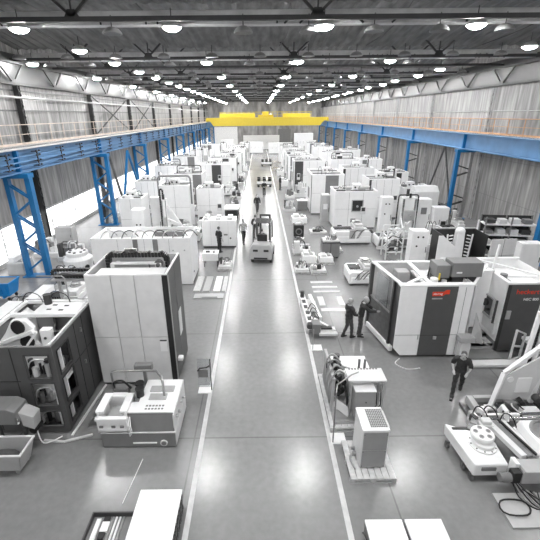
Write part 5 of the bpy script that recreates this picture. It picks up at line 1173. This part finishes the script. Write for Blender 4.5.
def person(label, loc, rz, pose, shirt='cloth_dark', trousers='cloth_navy', hair='hair', sleeves=True, vox=.012, scale=1.0):
    P = dict(hl=(-.09, 0, .93), hr=(.09, 0, .93), kl=(-.10, -.02, .50), kr=(.10, -.02, .50), al=(-.10, .02, .09), ar=(.10, .02, .09),
             pel=(0, 0, .97), wst=(0, 0, 1.12), ch=(0, 0, 1.32), nb=(0, .01, 1.47), nk=(0, 0, 1.53), hd=(0, -.015, 1.66),
             sl=(-.18, 0, 1.42), sr=(.18, 0, 1.42), el=(-.25, .02, 1.13), er=(.25, .02, 1.13), wl=(-.26, -.07, .89), wr=(.26, -.07, .89))
    P.update(pose); V = {k: Vector(v) for k, v in P.items()}
    fw = Vector((0, -1, 0))
    def toe(a): return V[a] + Vector((0, -.16, -.055))
    E = [('pel', 'wst'), ('wst', 'ch'), ('ch', 'nb'), ('nb', 'nk'), ('ch', 'sl'), ('ch', 'sr'), ('sl', 'el'), ('sr', 'er'), ('el', 'wl'), ('er', 'wr'), ('pel', 'hl'), ('pel', 'hr'), ('hl', 'kl'), ('hr', 'kr'), ('kl', 'al'), ('kr', 'ar')]
    rad = dict(pel=(.13, .10), wst=(.12, .09), ch=(.145, .10), nb=.07, nk=.052, sl=.058, sr=.058, el=.04, er=.04, wl=.027, wr=.027, hl=.08, hr=.08, kl=.052, kr=.052, al=.036, ar=.036)
    J = {k: (V[k], rad[k]) for k in rad}
    def extra(q):
        h = V['hd']; q.ell(h, (.077, .098, .115), 20, 14); q.ell(h + Vector((0, -.055, -.06)), (.052, .05, .055), 12, 8); q.tube([V['nk'], h - Vector((0, 0, .05))], .05, 12)
        q.ell(h + Vector((0, -.105, -.015)), (.014, .022, .028), 8, 6)
        for s in (-1, 1): q.ell(h + Vector((s * .078, .005, -.01)), (.014, .02, .032), 8, 6)
        for a, w_ in (('el', 'wl'), ('er', 'wr')):
            d = (V[w_] - V[a]).normalized(); side = d.cross(fw)
            side = side.normalized() if side.length > .1 else Vector((1, 0, 0))
            s = -1 if a == 'el' else 1; nrm = side.cross(d).normalized(); c = V[w_] + d * .055
            for k in range(4):
                u = (k - 1.5) * .021; q.tube([V[w_] + side * u * .5, c + side * u, V[w_] + d * .10 + side * u], [.016, .016, .012], 6)
                L = (.062, .075, .07, .055)[k]; b = V[w_] + d * .10 + side * u
                q.tube([b, b + d * L * .5 + nrm * .004, b + d * L * .8 + nrm * .016 * -1, b + d * L + nrm * -.03], [.0105, .010, .009, .007], 6)
            b = V[w_] + d * .03; q.tube([b, b + side * .03 * -s + d * .03 - nrm * .01, b + side * .042 * -s + d * .065 - nrm * .02], [.015, .012, .009], 6)
        for a in ('al', 'ar'): q.tube([V[a], toe(a)], [.04, .03], 8)
    body = skin_mesh(J, E, extra, vox)
    t = thing('person', label, 'person', loc, rz); t.scale = (scale,) * 3
    b = mobj('body', body, 'skin', t)
    seg = {'torso': [('pel', 'wst'), ('wst', 'ch'), ('ch', 'nb'), ('ch', 'sl'), ('ch', 'sr')], 'arm': [('sl', 'el'), ('sr', 'er')], 'fore': [('el', 'wl'), ('er', 'wr')],
           'leg': [('pel', 'hl'), ('pel', 'hr'), ('hl', 'kl'), ('hr', 'kr'), ('kl', 'al'), ('kr', 'ar')], 'head': [('nb', 'nk'), ('nk', 'hd')]}
    def nearest(p):
        best = (9, None, 0)
        for k, L in seg.items():
            for a, b_ in L:
                d = V[b_] - V[a]; u = (p - V[a]).dot(d) / d.length_squared; uc = min(1, max(0, u)); q = (p - (V[a] + d * uc)).length
                if q < best[0]: best = (q, k, u)
        return best
    def garment(name, test, m, off):
        bm = bmesh.new(); bm.from_mesh(body); bm.normal_update(); keep = {}
        for v in bm.verts: keep[v] = test(v.co, nearest(v.co))
        bmesh.ops.delete(bm, geom=[v for v in bm.verts if not keep[v]], context='VERTS'); bm.normal_update()
        mv = [(v, v.normal.copy()) for v in bm.verts]
        for v, n_ in mv: v.co += n_ * (off + .006 * math.sin(v.co.z * 37 + v.co.x * 23))
        me = bpy.data.meshes.new(name); bm.to_mesh(me); bm.free(); me.shade_smooth(); return mobj(name, me, m, t)
    zb = V['pel'].z - .07
    garment('shirt', lambda p, q: (q[1] == 'torso' and p.z > zb) or q[1] == 'arm' or (q[1] == 'fore' and sleeves and q[2] < .93) or (q[1] == 'leg' and p.z > zb + .04), shirt, .034)
    garment('trousers', lambda p, q: (q[1] == 'leg' and p.z > .075) or (q[1] == 'torso' and p.z < zb + .05), trousers, .026)
    for a in ('al', 'ar'):
        p = V[a]; M().hexa([(p.x - .05, p.y + .07, p.z - .09), (p.x + .05, p.y + .07, p.z - .09), (p.x + .045, p.y - .21, p.z - .09), (p.x - .045, p.y - .21, p.z - .09),
                           (p.x - .045, p.y + .06, p.z + .02), (p.x + .045, p.y + .06, p.z + .02), (p.x + .035, p.y - .19, p.z - .04), (p.x - .035, p.y - .19, p.z - .04)]).out('shoe', 'black', t, .015)
    h = V['hd']; q = M().ell(h + Vector((0, .018, .028)), (.086, .098, .105), 18, 12)
    for v in list(q.bm.verts):
        if v.co.y < h.y - .045 and v.co.z < h.z + .055: v.co.y += .05; v.co.x = h.x + (v.co.x - h.x) * .8
    q.out('hair', hair, t, smooth=True)
    M().cyl(h + Vector((-.03, -.092, .01)), h + Vector((-.03, -.099, .01)), .010, n=8).cyl(h + Vector((.03, -.092, .01)), h + Vector((.03, -.099, .01)), .010, n=8).out('eyes', 'black', t)
    M().rbox(h + Vector((0, -.104, -.062)), (.04, .008, .008)).out('mouth', 'dark', t)
    return t
walk = dict(hl=(-.09, 0, .92), hr=(.09, 0, .92), kl=(-.10, -.20, .53), al=(-.10, -.33, .10), kr=(.10, .03, .50), ar=(.09, .30, .16), pel=(0, 0, .95), el=(-.25, .12, 1.15), wl=(-.25, .06, .90), er=(.25, -.06, 1.14), wr=(.22, -.24, .96))
person('man in dark clothes with light hair, left of the pair beside the lettered machine', (3.58, 14.0, 0), 2.0, dict(wl=(-.18, -.28, 1.05), el=(-.26, -.06, 1.15), wr=(.14, -.30, 1.08), er=(.25, -.06, 1.14), kl=(-.1, -.1, .51), al=(-.1, -.12, .09), ar=(.12, .16, .09)), hair='greyhair', vox=.014)
person('broad man in dark jacket reaching into the lettered machine, right of the pair', (4.08, 14.1, 0), 1.45, dict(el=(-.30, -.28, 1.28), wl=(-.22, -.55, 1.25), er=(.30, -.22, 1.25), wr=(.22, -.48, 1.15), wst=(0, -.02, 1.12), ch=(0, -.07, 1.32), nb=(0, -.10, 1.46), nk=(0, -.13, 1.52), hd=(0, -.17, 1.63), sl=(-.2, -.08, 1.42), sr=(.2, -.08, 1.42)), hair='greyhair', vox=.014, scale=1.03)
person('man in dark vest walking past in front of the lettered machine', (6.42, 10.45, 0), -.55, dict(walk, wst=(0, -.03, 1.12), ch=(0, -.08, 1.30), nb=(0, -.12, 1.44), nk=(0, -.14, 1.5), hd=(0, -.19, 1.6), sl=(-.18, -.1, 1.4), sr=(.18, -.1, 1.4), el=(-.27, -.06, 1.12), wl=(-.2, -.28, 1.02), er=(.27, -.1, 1.12), wr=(.2, -.32, 1.05)), shirt='cloth_dark', trousers='cloth_dark', hair='hair', sleeves=False, vox=.012)
person('person in a dark shirt standing before the white box with lugs', (-2.75, 25.0, 0), 2.4, {}, trousers='cloth_dark', sleeves=False, vox=.016)
person('person in a pale shirt by the left aisle line next to the forklift', (-1.2, 27.0, 0), .3, walk, shirt='cloth_light', trousers='cloth_dark', vox=.016)
person('person in dark clothes walking ahead just behind the forklift', (-.35, 28.2, 0), 3.1, walk, vox=.016)
person('person in dark clothes walking alone along the left side of the aisle', (-.25, 36.2, 0), .2, walk, vox=.016)
person('person in black standing in the aisle centre in front of the loaded cart', (.5, 44.3, 0), 0, dict(wl=(-.1, -.25, 1.1), wr=(.1, -.25, 1.1)), trousers='cloth_dark', vox=.016)
person('person in dark clothes beside the loaded cart, at the right aisle line', (2.5, 48.2, 0), 1.2, {}, vox=.016)
person('driver in dark clothes sitting on the forklift seat', (.1, 23.9, .2), PI - .12, dict(pel=(0, 0, .92), hl=(-.09, -.05, .90), hr=(.09, -.05, .90), kl=(-.12, -.45, .92), kr=(.12, -.45, .92), al=(-.12, -.5, .58), ar=(.12, -.5, .58), wst=(0, .03, 1.07), ch=(0, .03, 1.27), nb=(0, .03, 1.42), nk=(0, .02, 1.48), hd=(0, 0, 1.6), sl=(-.18, .03, 1.37), sr=(.18, .03, 1.37), el=(-.25, -.1, 1.12), er=(.25, -.1, 1.12), wl=(-.12, -.38, 1.12), wr=(.12, -.38, 1.12)), vox=.016)

# ---------------------------------------------------------- light
wd = bpy.data.worlds.new('world'); sc.world = wd; wd.use_nodes = True
wn = wd.node_tree.nodes; bg = wn['Background']
sky = wn.new('ShaderNodeTexSky'); sky.sky_type = 'HOSEK_WILKIE'; sky.turbidity = 8; sky.sun_direction = (0, -.5, .86)
hsv = wn.new('ShaderNodeHueSaturation'); hsv.inputs['Saturation'].default_value = .0
wd.node_tree.links.new(sky.outputs[0], hsv.inputs['Color']); wd.node_tree.links.new(hsv.outputs[0], bg.inputs[0]); bg.inputs[1].default_value = 1.0
def area(name, loc, size, power, rot=(0, 0, 0)):
    l = bpy.data.lights.new(name, 'AREA'); l.shape = 'DISK' if not isinstance(size, tuple) else 'RECTANGLE'
    if isinstance(size, tuple): l.size, l.size_y = size
    else: l.size = size
    l.energy = power; o = bpy.data.objects.new(name, l); C.objects.link(o); o.location = loc; o.rotation_euler = rot; return o
sc.view_settings.view_transform = 'Standard'; sc.view_settings.look = 'None'; sc.view_settings.gamma = 1; sc.view_settings.use_curve_mapping = False
sc.view_settings.exposure = 0.35
sc.cycles.use_denoising = True; sc.cycles.max_bounces = 6; sc.cycles.diffuse_bounces = 4; sc.cycles.glossy_bounces = 3; sc.cycles.transmission_bounces = 4
sc.cycles.sample_clamp_indirect = 6
